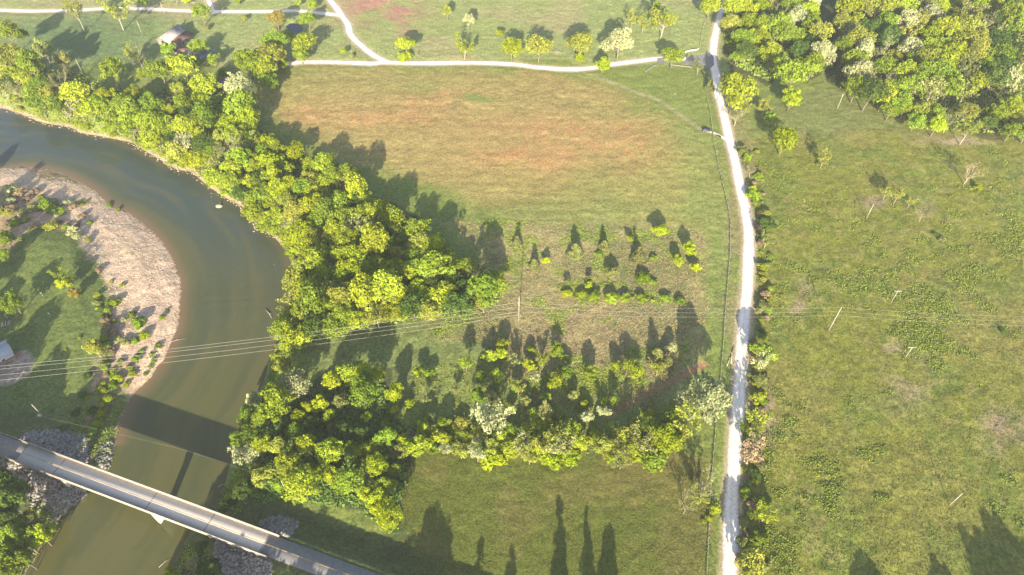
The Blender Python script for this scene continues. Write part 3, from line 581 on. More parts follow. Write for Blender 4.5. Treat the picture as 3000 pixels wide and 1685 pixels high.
def where(px, py):
    R_ = [('near the barn', lambda: px < 770 and 45 < py < 175), ('behind the upper lane', lambda: px < 1000 and py <= 45), ('by the little pond', lambda: 770 <= px < 960 and py < 130),
          ('above the cross lane', lambda: 960 <= px < 2090 and py < 190), ('in upper right wood', lambda: px > 2110 and py < 400 and not (px < 2330 and py > 200)),
          ('beside the gravel road', lambda: 2140 < px < 2340 and py > 190), ('in the right meadow', lambda: px >= 2300), ('beside the fence line', lambda: 2030 < px <= 2140 and py > 190),
          ('in the lower left corner', lambda: px < 200 and py > 1370), ('beside the gravel bar', lambda: px < 520 and py > 780 and px > 240), ('on the left-hand lawn', lambda: px < 260 and py > 700),
          ('behind the gravel bar', lambda: px < 260 and py > 480), ('below the brown field', lambda: px > 1480 and 600 < py < 1080), ('in the scrub strip', lambda: px > 1160 and 1000 < py < 1380),
          ('in the bridge wood', lambda: px > 560 and py > 1040), ('in the riverside wood', lambda: True)]
    for t, f_ in R_:
        if f_(): return t
ONES = 'zero one two three four five six seven eight nine ten eleven twelve thirteen fourteen fifteen sixteen seventeen eighteen nineteen'.split()
TENS = '_ _ twenty thirty forty fifty sixty seventy eighty ninety'.split()
def inw(n):
    n = int(n)
    if n < 0: return 'minus ' + inw(-n)
    if n < 20: return ONES[n]
    if n >= 100: return 'a hundred'
    return TENS[n // 10] + ('' if n % 10 == 0 else '-' + ONES[n % 10])
def at_px(px, py, wpx, kind, col, label=None, hmul=1.0, rnd=None, group=None):
    gw, gh = GEOM[kind]; z = 0
    for _ in range(4):
        sc_ = pxm(px, py, z + 3); wd0 = wpx / sc_; ht = wd0 * gh * hmul; x, y, z = onground(px, py, ht * ZCF[kind])
    wd = wd0 * (1.0 if kind not in ('tall', 'cedar') else {'tall': 1 / .72, 'cedar': 1 / .42}[kind])
    wd *= 1.04
    if label is None:
        head = f"{'pale-limbed' if kind == 'bare' else COLW[col]} {SHW[kind]} {where(px, py)}"
        for k in range(40):
            label = f"{head}, {inw(round(px / 30) + (k + 1) // 2 * (-1) ** k)} percent across, {inw(round(py / 16.85))} percent down"
            if label not in labels: break
    labels.add(label)
    return plant(kind, col, x, y, z, wd, ht, label, group, rnd)
# hand placed plants: x y width colour kind
KC = {'b': 'big', 'm': 'mid', 's': 'small', 't': 'tall', 'h': 'shrub', 'p': 'sparse', 'x': 'bare', 'c': 'cedar'}
HAND = """23 93 60 Gb;60 100 34 Dm;29 163 70 Yb;125 146 50 Om;84 186 80 Gb;183 175 42 Om;335 27 80 Yp;588 35 58 Gb;545 2 22 Ls;416 3 30 Gm;700 0 22 Gs;326 204 66 Kb;405 166 72 Ox;381 154 44 Yp;492 143 46 Gm;579 137 56 Gb;623 172 42 Gm
512 85 16 Cc;606 79 18 Os;713 52 18 Ys;466 204 78 Gb;533 192 84 Kb;568 186 50 Gm;419 215 34 Gm;393 277 62 Kb;699 248 86 Pb;722 180 86 Kb;597 248 82 Kb;524 262 52 Ym;655 215 34 Gm
808 122 78 Gb;788 154 86 Yb;776 198 72 Kb;785 236 62 Gb;831 186 32 Gs;890 125 70 Kb;880 160 44 Gm;845 105 34 Gm;808 52 58 Ab;901 55 48 Gm;805 84 24 Th;875 9 20 Gs;913 12 30 Km;1005 151 24 Gs;1032 163 15 Os
1187 128 58 Kb;1181 164 52 Lh;1224 157 20 Tx;1309 31 30 Yt;1373 58 34 Pt;1359 131 60 Kp;1463 96 27 Ks;1500 138 70 Lb;1579 137 80 Yb;1701 128 80 Yb;1701 169 32 Ls;1814 122 88 Pb;1765 189 46 Ls
1852 55 40 Yp;1885 62 46 Yp;1945 55 74 Kp;1925 14 26 Gs;1972 163 62 Km;2047 194 36 Op;2082 15 62 Km;2158 262 118 Kb;2161 335 60 Ox;2180 315 40 Kp;1978 274 9 Ph;2080 250 20 Cc;2160 165 44 Gm;2140 120 34 Kh
2317 210 112 Gb;2320 288 62 Lm;2300 402 88 Lb;2256 347 42 Gm;2240 310 46 Yp;2415 465 44 Yp;2385 440 18 Os;2175 438 42 Oh;2190 460 36 Gh;2205 491 30 Tx;2205 520 30 Gh;2212 552 22 Ls;2215 585 34 Gh;2234 608 30 Yh;2234 660 32 Dh;2228 712 42 Oh;2236 752 30 Gh;2237 823 38 Oh;2228 790 30 Kh
1934 677 46 Ls;2021 727 44 Ls;1986 759 38 Ks;2039 782 34 Ls;1599 762 25 Ls;1515 709 22 Cc;1565 775 22 Cc;1686 735 30 Cc;1771 721 24 Cc;1870 747 30 Cc;1844 698 26 Ks;1727 815 22 Os;1727 835 24 Ls;1791 800 36 Os;1663 859 38 Lh;1700 858 40 Kh;1745 865 52 Kh;1790 868 52 Kh;1835 872 44 Gh;1887 877 16 Ls;1914 880 9 Ls;1884 812 46 Gh;1915 825 34 Gh;1660 825 22 Os;1950 870 40 Gh;1990 880 36 Gh;1880 870 40 Gh;1756 745 30 Gh;1915 755 26 Gh
826 1069 52 Yb;802 1177 86 Kt;840 1140 60 Km;864 1122 78 Pb;767 1220 52 Gb;974 1113 50 Lm;1012 1090 52 Km;1062 1092 52 Lm;1102 1098 46 Lm;1064 1148 86 Gb;1032 1124 32 Ls;1155 1148 52 Lm;1195 1183 29 Ls;1158 1197 25 Ls;1076 1223 33 Ls;1128 1241 28 Ls;936 1183 46 Lm;901 1194 40 Lm;875 1220 42 Lm;962 1218 38 Km;1000 1175 44 Om;915 1240 46 Dm;1000 1260 50 Dm;1060 1270 40 Dm;975 1260 32 Om
1227 1089 42 Ks;1245 1112 40 Op;1239 1162 52 Op;1280 1165 44 Op;1408 1101 38 Gm;1402 1157 50 Gm;1472 1008 42 Km;1469 1037 43 Ls;1440 1052 24 Os;1457 1098 42 Gs;1430 1120 36 Os;1380 1180 40 Op;740 1168 38 Pm;722 1220 66 Gb;711 1280 62 Gb;711 1330 72 Pp;746 1385 42 Am;711 1435 52 Dm
767 1298 52 Lm;817 1307 50 Yt;849 1362 78 Kb;881 1420 92 Kb;767 1394 54 Ym;817 1417 42 Gm;902 1301 56 Lt;966 1321 74 Kb;925 1377 34 Lm;963 1388 52 Lm;1021 1315 42 Gm;1053 1321 34 Lm;1085 1312 46 Km;1021 1409 78 Gb;1080 1394 50 Ox;1100 1362 66 Lb;1129 1280 62 Gm;1152 1321 42 Op;1187 1321 46 Yp;1152 1380 42 Gm;1129 1426 56 Gm;1071 1444 46 Lm;1106 1461 56 Lm;1138 1511 78 Lb;1112 1490 50 Lm;1187 1292 42 Lm;1246 1280 50 Op;1307 1283 42 Lm;860 1262 44 Gm;820 1250 40 Dm;905 1345 40 Dm;985 1365 36 Dm
1431 1220 118 Pp;1400 1285 42 Ph;1444 1336 92 Lh;1362 1286 32 Lh;1529 1304 58 Pp;1587 1298 72 Yp;1652 1304 72 Op;1617 1335 80 Lh;1480 1320 60 Kh;1771 1304 64 Ym;1850 1301 76 Kp;1800 1332 66 Lh;1955 1280 82 Lb;1900 1320 60 Kh;1345 1240 46 Op;1300 1240 44 Gm;1260 1230 40 Op;1220 1250 36 Gs;1500 1270 50 Lh;1330 1310 40 Kh;1560 1250 50 Oh
1552 1023 26 Ks;1631 1023 44 Km;1552 1069 40 Ls;1625 1119 50 Lm;1660 1090 42 Gm;1570 1104 38 Pp;1512 1133 36 Gm;1806 1069 42 Ks;1855 1081 58 Km;1925 1043 36 Cc;1969 1020 36 Ps;1803 1142 40 Om;1870 1127 36 Op;1829 1171 28 Om;1768 1174 28 Gs;1771 1206 48 Pp;1721 1218 42 Ps;1640 1220 28 Ls;1675 1225 42 Op;1680 1160 36 Os;1600 1165 38 Gs;1540 1175 36 Os;1560 1210 38 Gs;1655 1045 24 Gs;1820 1100 30 Gm;1500 1200 36 Gs;1720 1150 34 Os;1955 1060 40 Om
2010 1162 62 Pm;2018 1222 98 Yp;1990 1260 60 Ym;1873 1229 84 Op;1954 1220 52 Ym;1920 1250 50 Km
2219 1028 46 Gm;2231 1063 40 Ph;2216 1133 38 Lh;2222 1165 34 Kh;2213 1247 52 Kh;2218 1210 34 Oh;2222 1098 34 Oh;2214 1315 62 Tx;2206 1415 66 Tx;2229 1496 46 Kp;2225 1520 40 Gh;2200 1636 66 Ym;2216 1560 44 Gh;2215 1350 44 Oh;2225 1460 42 Gh;2218 1600 40 Gh;2215 1670 44 Oh;2228 900 30 Oh;2225 960 34 Gh;2222 1000 30 Gh
2066 1426 112 Ox;2013 1482 82 Yx;2092 1485 46 Lh;2063 1528 20 Lh;2080 1515 26 Kh;2048 1455 60 Yp
35 886 78 Gb;215 859 34 As;186 828 46 Ls;175 802 42 Kp;274 1017 54 Ym;192 1025 11 Gh;232 990 14 Gh;306 1069 42 Gh;344 1104 36 Lh;332 1127 34 Gh;300 1142 34 Gh;314 1165 36 Lh;297 1186 30 Lh;291 1215 32 Lh;280 1238 36 Gh;270 1255 34 Gh;393 999 30 Gh;422 982 32 Lh;405 941 52 Gh;358 938 26 Ph;414 1028 22 Gh;399 1049 30 Gh;379 1075 26 Gh;446 1037 20 Gh;440 1072 20 Gh;463 1014 24 Gh;370 1127 24 Lh;489 909 15 Gh;475 928 22 Kh;338 883 38 Kh;385 920 30 Gh;372 1000 34 Oh;385 1095 26 Lh;352 1060 26 Oh;450 1055 18 Gh;425 1095 18 Gh;270 1200 30 Dh;240 1160 30 Dh;255 1100 28 Dh;220 1210 34 Dh;185 1255 34 Dh;335 970 28 Th;310 1010 26 Oh
29 552 52 Ph;131 596 46 Gh;157 613 40 Gh;213 671 44 Ph;149 660 38 Yh;41 651 32 Gh;76 642 26 Kh;17 700 44 Gm;9 747 34 Gm;58 561 40 Th;120 575 26 Gh;100 560 30 Th;90 610 34 Oh;30 610 36 Th;225 690 30 Ph;265 650 22 Gh;258 700 26 Oh;0 610 36 Oh;60 700 22 Gh;320 600 20 Gh;345 612 16 Gh;290 790 26 Th;325 825 14 Lh;355 835 20 Kh;250 590 14 Gh
20 1415 74 Db;23 1467 72 Db;17 1517 62 Db;128 1502 28 Gh;87 1525 52 Om;114 1569 62 Lm;38 1569 54 Gm;73 1592 62 Gm;23 1627 54 Km;64 1636 52 Gm;23 1671 62 Gb;60 1540 44 Gm;569 1657 60 Tx;612 1665 72 Dm;496 1674 26 Ls;580 1640 40 Dh;545 1680 40 Dh;650 1500 36 Dh;610 1560 36 Dh;680 1470 36 Dh;590 1600 40 Dh"""
SPECIAL = {'588 35': 'dense round green tree beside the upper lane at the driveway mouth', '808 52': 'amber yellow willow-like tree by the small blue pond', '2158 262': 'largest yellow-green tree overhanging the east edge of the gravel road',
 '1431 1220': 'pale nearly white thin-crowned tree in the scrub strip above the lower field', '1138 1511': 'brightest lime tree at the southern tip of the wood beside the bridge', '1814 122': 'pale silvery large tree in the row above the cross lane',
 '274 1017': 'yellow-olive round tree standing on the lawn edge under the power lines', '2300 402': 'bright lime tree standing alone in front of the upper right wood', '1765 189': 'small lime tree growing on the edge of the cross lane'}
rh = random.Random(5)
for tok in HAND.replace('\n', ';').split(';'):
    if not tok.strip(): continue
    a_, b_, c_, kk = tok.split(); a_, b_, c_ = float(a_), float(b_), float(c_)
    kind = KC[kk[1]]; hm = 1.0
    if kind in ('big', 'mid') and b_ > 1040 and b_ < 1560 and a_ < 1200: hm = 1.3
    if a_ < 420 and b_ < 240 and kind in ('big', 'mid'): hm = 1.5
    if a_ < 80 and 640 < b_ < 760 and kind != 'shrub': hm = 1.7
    if a_ < 200 and b_ > 1370 and kind in ('big', 'mid'): hm = 2.2 if a_ < 70 else 1.6
    if 1160 < a_ < 1960 and 1030 < b_ < 1275 and kk[0] == 'O' and rh.random() < .5: continue
    if a_ > 2190 and a_ < 2250 and b_ > 420:
        if rh.random() < .25: continue
        c_ *= rh.uniform(.9, 1.7); a_ += rh.uniform(-8, 22); b_ += rh.uniform(-16, 16)
        if rh.random() < .3: kind = 'sparse'
    if kind != 'shrub' and b_ > 1040 and a_ < 1200: c_ *= 1.1
    at_px(a_, b_, c_, kind, kk[0], SPECIAL.get(f'{int(a_)} {int(b_)}'), hm, rh)
at_px(2082, 1165, 138, 'big', 'P', 'huge pale silvery cottonwood beside the fence and the gravel road', 1.15, rh)
at_px(218, 30, 52, 'sparse', 'Y', 'thin leaning tree standing over the upper lane at the left', 1.6, rh)
# woods: crowns packed along their outlines, the colour of each picked from the local mix
def wood(pg, space, wmin, wmax, mixl, seed, lim=(0, 3000, 0, 1685), hm=1.25, taken=[]):
    r = random.Random(seed); pg = np.array(pg, float); pts = []; x0, y0 = pg.min(0); x1, y1 = pg.max(0)
    xs = np.random.default_rng(seed).uniform((x0, y0), (x1, y1), (6000, 2)); k = inside(xs[:, 0], xs[:, 1], pg); n = 0
    for x, y in xs[k]:
        if not (lim[0] < x < lim[1] and lim[2] < y < lim[3]): continue
        s = space * (.8 + .5 * y / 900)
        if all((x - a) ** 2 + ((y - b) * 1.15) ** 2 > (s * q) ** 2 for a, b, q in pts):
            pts.append((x, y, r.uniform(.85, 1.15)))
    for x, y, q in sorted(pts, key=lambda t: t[1]):
        s = (.8 + .5 * y / 900); wd = r.uniform(wmin, wmax) * s * 1.2; kk = r.choice(mixl)
        at_px(x, y, wd, KC[kk[1]], kk[0], None, hm * r.uniform(.85, 1.15), r); n += 1
    return n
mixB = ['Gb', 'Gb', 'Kb', 'Kb', 'Kb', 'Lb', 'Gm', 'Km', 'Lm', 'Ym', 'Yb', 'Op', 'Gt', 'Kt', 'Db', 'Gb', 'Ox', 'Gb', 'Yp', 'Gm', 'Kb', 'Pm', 'Kt']
BT1 = [(-40, 190), (0, 200), (150, 235), (330, 275), (420, 300), (500, 280), (640, 290), (720, 310), (760, 400), (700, 470), (660, 530), (560, 470), (440, 400), (330, 360), (200, 320), (60, 280), (-40, 260)]
BT2 = [(760, 400), (850, 430), (960, 455), (1030, 490), (1060, 560), (1150, 610), (1220, 660), (1280, 730), (1330, 760), (1420, 800), (1460, 830), (1440, 880), (1300, 905), (1100, 930), (960, 960), (860, 990), (815, 960), (815, 880), (860, 840), (880, 760), (840, 700), (760, 640), (680, 560), (660, 500), (700, 440)]
n1 = wood(BT1, 33, 42, 64, mixB + ['Kb', 'Gb', 'Lb', 'Kh', 'Kb'], 301, hm=1.05)
n2 = wood(BT2, 33, 40, 62, mixB + ['Lb', 'Lm', 'Kb'], 302, hm=1.0)
mixR = ['Gb', 'Kb', 'Kb', 'Gb', 'Yb', 'Gm', 'Km', 'Op', 'Ox', 'Yp', 'Lb', 'Pm', 'Db']
n3 = wood([(2140, -30), (2380, -30), (2392, 60), (2412, 120), (2425, 180), (2390, 190), (2300, 130), (2240, 170), (2150, 130), (2135, 60)], 44, 52, 76, mixR, 303, (0, 3020, -30, 1685), 1.05)
n4 = wood([(2462, -30), (3030, -30), (3030, 200), (2960, 250), (2860, 260), (2700, 250), (2640, 300), (2540, 270), (2485, 240), (2470, 120)], 44, 54, 80, mixR, 304, (0, 3030, -30, 1685), 1.05)
n5 = wood([(2600, 320), (2680, 300), (2720, 310), (2880, 330), (3020, 300), (3020, 380), (2880, 385), (2760, 370), (2660, 345)], 40, 44, 62, mixR + ['Ox', 'Ox', 'Lm', 'Yp'], 305, (0, 3030, -30, 1685), 1.0)
print('wood trees', n1, n2, n3, n4, n5, len(labels))
# tangled verge on the east side of the gravel road
for i in range(70):
    y = 440 + 1240 * (i + rh.random()) / 70
    xr = np.interp(y, [421, 537, 683, 842, 1017, 1263, 1467, 1685], [2140, 2166, 2193, 2189, 2173, 2156, 2144, 2138])
    at_px(xr + rh.uniform(32, 74), y, rh.uniform(10, 30) * (.7 + y / 1600), 'shrub', rh.choice('GGKOODYT'), None, rh.uniform(.7, 1.3), rh)
n6 = wood([(1190, 1250), (1330, 1240), (1480, 1260), (1480, 1350), (1380, 1345), (1300, 1310), (1190, 1310)], 26, 24, 40, ['Kh', 'Gh', 'Yp', 'Ks', 'Yh', 'Pp', 'Ph', 'Os'], 306, hm=1.0)
n7 = wood([(1490, 1240), (1700, 1250), (1700, 1340), (1560, 1345), (1490, 1330)], 26, 24, 42, ['Kh', 'Gh', 'Yp', 'Ks', 'Yh', 'Pp', 'Lh', 'Os'], 307, hm=1.0)
n8 = wood([(1740, 1260), (1990, 1220), (2010, 1290), (1900, 1350), (1740, 1345)], 26, 26, 46, ['Kh', 'Gh', 'Yp', 'Ks', 'Kp', 'Lh', 'Op'], 308, hm=1.0)
n9 = wood([(1260, 1090), (1380, 1030), (1500, 1040), (1640, 1060), (1760, 1080), (1860, 1050), (2000, 1080), (1900, 1220), (1700, 1240), (1300, 1230)], 58, 17, 30, ['Gs', 'Ks', 'Os', 'Op', 'Yp', 'Gt', 'Op', 'Cc', 'Kp', 'Ox', 'Oh'], 309, hm=1.15)
# brush between the lawn and the gravel bar, and behind the bar
for i in range(60):
    y = rh.uniform(860, 1262); xc = np.interp(y, [860, 1000, 1120, 1262], [300, 315, 305, 268]); at_px(xc + rh.gauss(0, 17), y, rh.uniform(12, 30), 'shrub', rh.choice('GGOODKTT'), None, rh.uniform(.7, 1.2), rh)
for i in range(45):
    x_ = rh.uniform(0, 250); y = rh.uniform(555, 655) + x_ * .15; at_px(x_, y, rh.uniform(12, 30), 'shrub', rh.choice('GOOTTTKP'), None, rh.uniform(.6, 1.2), rh)
# shrubs on the steep river bank
rb_ = random.Random(9)
for i in range(0, 110):
    t = i / 110; k = int(t * (len(wSR) * .62) + len(wSR) * .06); p = wSR[k]; px, py = proj(p[0], p[1], WZ)
    q = rb_.uniform(14, 46); nx2, ny2 = px + q * .5 + rb_.uniform(-12, 12), py - q * (.9 if py < 640 else .3)
    if nx2 < -10 or nx2 > 3000: continue
    if py > 640: nx2 = px + q * .6
    at_px(nx2, ny2, rb_.uniform(18, 34), 'shrub', rb_.choice('KKGLLYO'), None, 1.0, rb_)
# thin trees out in the right-hand meadow
for a_, b_, c_, kk, hm in ((2845, 505, 62, 'Tx', 1.1), (2868, 548, 30, 'Lh', 1), (2600, 560, 36, 'Yp', 1.2), (2632, 570, 40, 'Yp', 1.2), (2670, 590, 26, 'Yp', 1.3), (2705, 628, 40, 'Tx', 1.1), (2400, 480, 22, 'Oh', 1), (2760, 700, 24, 'Oh', 1), (2742, 685, 20, 'Dh', 1), (2940, 970, 24, 'Dh', 1)):
    at_px(a_, b_, c_, KC[kk[1]], kk[0], None, hm, rb_)
# trees standing just outside the frame whose shadows fall into it
def caster(px, py, h, kind, col, wd):
    az = R(SUN_AZ); T = P(px, py, 0); L = h / math.tan(R(SUN_EL)); x, y = T[0] - math.sin(az) * L, T[1] - math.cos(az) * L
    plant(kind, col, x, y, float(gz(x, y)), wd, h, f"{COLW[col]} {SHW[kind]} below the photo, shadow tip {inw(round(px / 30))} percent across, {inw(round(py / 16.85))} down", 'trees standing below the frame', rh)
for a_ in ((1270, 1455, 21, 'tall', 'G', 15), (1300, 1440, 22, 'tall', 'K', 15), (1318, 1530, 18, 'cedar', 'C', 17), (1412, 1565, 17, 'cedar', 'C', 16), (1500, 1592, 16, 'cedar', 'C', 15), (1638, 1538, 17, 'cedar', 'C', 15), (1720, 1590, 15, 'cedar', 'C', 13), (1785, 1645, 13, 'small', 'G', 7),
           (2500, 1595, 15, 'mid', 'G', 12), (2720, 1605, 14, 'small', 'G', 9), (2880, 1482, 19, 'mid', 'G', 17), (2815, 1520, 17, 'tall', 'G', 12), (2985, 1545, 18, 'mid', 'G', 16), (2930, 1560, 17, 'mid', 'D', 14),
           (640, 1420, 20, 'mid', 'G', 13), (690, 1440, 21, 'mid', 'G', 14), (600, 1480, 19, 'mid', 'G', 13), (560, 1540, 18, 'mid', 'G', 12), (700, 1480, 20, 'mid', 'G', 15), (770, 1455, 21, 'mid', 'G', 16), (850, 1475, 22, 'big', 'G', 17), (940, 1500, 21, 'mid', 'G', 16), (1030, 1500, 20, 'big', 'K', 17), (1110, 1560, 20, 'mid', 'G', 16), (1180, 1560, 20, 'mid', 'G', 15), (620, 1530, 18, 'mid', 'G', 14), (1230, 1600, 17, 'mid', 'G', 13), (900, 1620, 18, 'mid', 'G', 15), (1060, 1630, 18, 'mid', 'G', 15)):
    caster(*a_)
def caster2(px, py, h, kind, col, wd):
    x, y, z = onground(px, py); plant(kind, col, x, y, z, wd, h, f"{COLW[col]} {SHW[kind]} just left of the photo, {inw(round(py / 16.85))} percent down, by the road" if py > 1200 else f"{COLW[col]} {SHW[kind]} just left of the photo, {inw(round(py / 16.85))} percent down, by the lawn", 'trees standing left of the frame', rh)
for a_ in ((-330, 560, 14, 'mid', 'G', 11), (-60, 1420, 22, 'mid', 'D', 15), (-75, 1520, 23, 'mid', 'G', 16), (-140, 1470, 23, 'big', 'G', 16), (-110, 1235, 20, 'big', 'G', 14), (-130, 1060, 18, 'mid', 'D', 13), (-150, 1330, 21, 'big', 'G', 16), (-230, 1400, 21, 'big', 'G', 17), (-60, 1620, 18, 'mid', 'G', 14), (-120, 1130, 17, 'big', 'G', 15), (-260, 1150, 17, 'big', 'G', 15), (-150, 960, 15, 'mid', 'G', 13), (-280, 820, 18, 'mid', 'G', 15), (-120, 720, 16, 'mid', 'G', 13), (-60, 640, 15, 'tall', 'G', 9), (-40, 790, 17, 'mid', 'G', 12), (-160, 600, 16, 'tall', 'G', 10), (-70, 900, 16, 'mid', 'G', 12)):
    caster2(*a_)
# ------------------------------------------------------------------ low growth that cannot be counted
def tufts(name, pts, hgt, spread, nq, mat, seed, label, var=None):
    r = np.random.default_rng(seed); n = len(pts); c = np.repeat(pts, nq, 0) + r.normal(0, 1, (n * nq, 3)) * np.array([spread, spread, 0]); m = len(c)
    c[:, 2] = gz(c[:, 0], c[:, 1]) + hgt * r.uniform(.1, .7, m); nn = r.normal(0, .6, (m, 3)) + np.array([0, -.2, .7]); nn /= np.linalg.norm(nn, axis=1)[:, None]
    e1 = np.cross(nn, r.normal(size=(m, 3))); e1 /= np.linalg.norm(e1, axis=1)[:, None]; e2 = np.cross(nn, e1); s = hgt * r.uniform(.35, .8, (m, 1))
    V = np.stack([c - e1 * s, c - e2 * s * .7, c + e1 * s, c + e2 * s * .7], 1).reshape(-1, 3)
    link(name, leafmesh(name, V, np.arange(4 * m).reshape(-1, 4), r.random(m), mat), kind='stuff', label=label)
M['weed'] = leaf_mat('weed_leaf', (.215, .28, .055)); M['weed_light'] = leaf_mat('light_weed_leaf', (.235, .275, .055)); M['weed_dark'] = leaf_mat('dark_weed_leaf', (.14, .205, .045)); M['grass_dry'] = leaf_mat('dry_grass_blade', (.36, .31, .16)); M['grass'] = leaf_mat('grass_blade', (.17, .195, .045))
p = scatter([(2215, 430), (2700, 420), (3000, 430), (3000, 1685), (2220, 1685)], 60000, 400); nz = .55 * vnoise(p[:, 0], p[:, 1], 6, 51, 3, .6) + .45 * vnoise(p[:, 0], p[:, 1], 28, 52, 2)
tufts('meadow_weeds', p[nz > .6], .5, .5, 4, M['weed_light'], 1, 'clumps of leafy green weeds in the right-hand meadow')
p2 = p[nz < .6][:16000]; tufts('meadow_grass', p2, .3, .5, 3, M['grass'], 2, 'rough tufted grass in the right-hand meadow')
p = scatter(FALL, 26000, 401); nz = vnoise(p[:, 0], p[:, 1], 10, 53, 4, .6)
tufts('dry_grass', p[nz < .52], .35, .4, 3, M['grass_dry'], 3, 'dry tan grass tufts in the rough ground'); tufts('fallow_weeds', p[nz > .57], .45, .45, 4, M['weed'], 4, 'green weeds in the rough ground')
p = scatter([(1180, 1350), (1600, 1360), (2070, 1380), (2060, 1685), (1180, 1685)], 22000, 402); tufts('lower_field_grass', p, .22, .4, 3, M['grass'], 5, 'short tufted grass in the lower field')
for k, (pg, n, ha) in enumerate(((BELT, 16000, 1.1), (WOODR1, 3500, 1.3), (WOODR2, 9000, 1.3), (LOWW, 5000, 1.0), ([(1200, 1080), (1500, 1050), (1700, 1080), (1900, 1120), (1950, 1300), (1700, 1330), (1400, 1320), (1180, 1260)], 1500, .5))):
    p = scatter(pg, n, 420 + k); p = p[p[:, 2] > WZ + .5]; tufts('undergrowth', p, ha, .8, 4, M['weed_dark'] if k == 3 else M['weed_light'] if k == 4 else M['weed'], 10 + k, ['tangled undergrowth beneath the riverside wood', 'undergrowth in the wood beside the gravel road', 'undergrowth in the upper right wood', 'shaded undergrowth in the wood beside the bridge', 'low scrub in the strip above the lower field'][k])
i_ = rng.integers(int(len(wSR) * .05), int(len(wSR) * .95), 9000); tpt = wSR[i_]; off = rng.normal(size=(9000, 2)); off /= np.linalg.norm(off, axis=1)[:, None]; tpt = tpt + off * rng.uniform(2.5, 15, (9000, 1))
k_ = ~inside(tpt[:, 0], tpt[:, 1], RIVER) & (dist_line(tpt[:, 0], tpt[:, 1], wSR) > 2.2) & (dist_line(tpt[:, 0], tpt[:, 1], wSL) > 10); tpt = tpt[k_]; _, n_ = near_road(tpt[:, 0], tpt[:, 1]); tpt = tpt[n_ > 6]
tufts('bank_growth', np.c_[tpt, gz(tpt[:, 0], tpt[:, 1])], .6, .6, 4, M['K'], 20, 'bright green brush covering the steep river bank')
i_ = rng.integers(int(len(wSL) * .62), int(len(wSL) * .95), 3500); tpt = wSL[i_] + rng.uniform(-14, 2, (3500, 1)) * np.array([1, .25]); k_ = ~inside(tpt[:, 0], tpt[:, 1], RIVER); tpt = tpt[k_]; _, n_ = near_road(tpt[:, 0], tpt[:, 1]); tpt = tpt[n_ > 9]
tufts('bank_growth', np.c_[tpt, gz(tpt[:, 0], tpt[:, 1])], .5, .6, 3, M['weed'], 21, 'green brush on the near river bank by the bridge')
# ------------------------------------------------------------------ fences
fpts = [(2060, 204), (2066, 260), (2080, 330), (2091, 419), (2104, 490), (2123, 570), (2130, 599), (2139, 654), (2138, 741), (2130, 842), (2123, 926), (2117, 1022), (2108, 1127), (2098, 1218), (2095, 1263), (2084, 1400), (2080, 1450), (2076, 1554), (2070, 1685), (2066, 1800)]
def fence(name, pts, label, step, ph, mat_w, wires=(.35, .65, .95, 1.15)):
    pl = dense(poly(pts), step); x0, y0 = pl[0]; z0 = float(gz(x0, y0)); f = thing(name, label, 'fence', (x0, y0, z0)); pmh = MB().tube([(0, 0, -.4), (0, 0, ph)], .09, 6).me('post', M['fencewood'])
    for x, y in pl: link('post', pmh, f, (x - x0, y - y0, float(gz(x, y)) - z0))
    for h in wires:
        MB().tube([(x - x0, y - y0, float(gz(x, y)) - z0 + h) for x, y in pl], .025, 3).build('wire', mat_w, f)
fence('wire_fence', fpts, 'long wire fence with wooden posts running beside the gravel road', 3.2, 1.35, M['wire'])
fence('wire_fence', [(2075, 47), (2062, 75), (2056, 100), (2052, 125), (2050, 143)], 'short wire fence above the paved lane entrance at the gravel road', 3.4, 1.35, M['wire'])
pl = dense(poly(fpts), .5); tufts('fence_weeds', np.c_[pl, np.zeros(len(pl))], .4, .35, 4, M['weed_dark'], 30, 'weeds along the wire fence, its shadow included in their dark colour')  # real weeds, with the fence line's shadow put into their dark colour
rf = thing('rail_fence', 'white board rail fence at the corner above the paved lane entrance', 'fence', (*onground(2008, 154)[:2], onground(2008, 154)[2]))
pl = poly([(2008, 156), (2020, 153), (2030, 152), (2040, 150), (2050, 144)]); o0 = np.array(rf.location); pmh = MB().box((0, 0, .6), (.2, .2, 1.4)).me('post', M['white'])
for x, y in dense(pl, 2.4): link('post', pmh, rf, np.array((x, y, float(gz(x, y)))) - o0)
for h in (.45, .8, 1.15): MB().tube([np.array((x, y, float(gz(x, y)) + h)) - o0 for x, y in dense(pl, 2.0)], .09, 4).build('rail', M['white'], rf)
for lab, pts in (('low pale stone wall curving along the grass below the asphalt patch', [(1892, 210), (1903, 202), (1913, 195), (1925, 190)]), ('low pale stone wall along the edge of the asphalt apron', [(1965, 191), (1990, 194), (2010, 196), (2032, 199)])):
    pl = dense(poly(pts), 1.2); z0 = np.array([*pl[0], float(gz(*pl[0]))]); wl = thing('stone_wall', lab, 'wall', z0)
    for i in range(len(pl) - 1):
        an = math.atan2(*(pl[i + 1] - pl[i])[::-1]); MB().box((0, 0, .2), (1.16, .5 + .1 * rh.random(), .55 + .15 * rh.random()), an).build('stone', M['stone'], wl, loc=np.array([*pl[i], float(gz(*pl[i]))]) - z0)
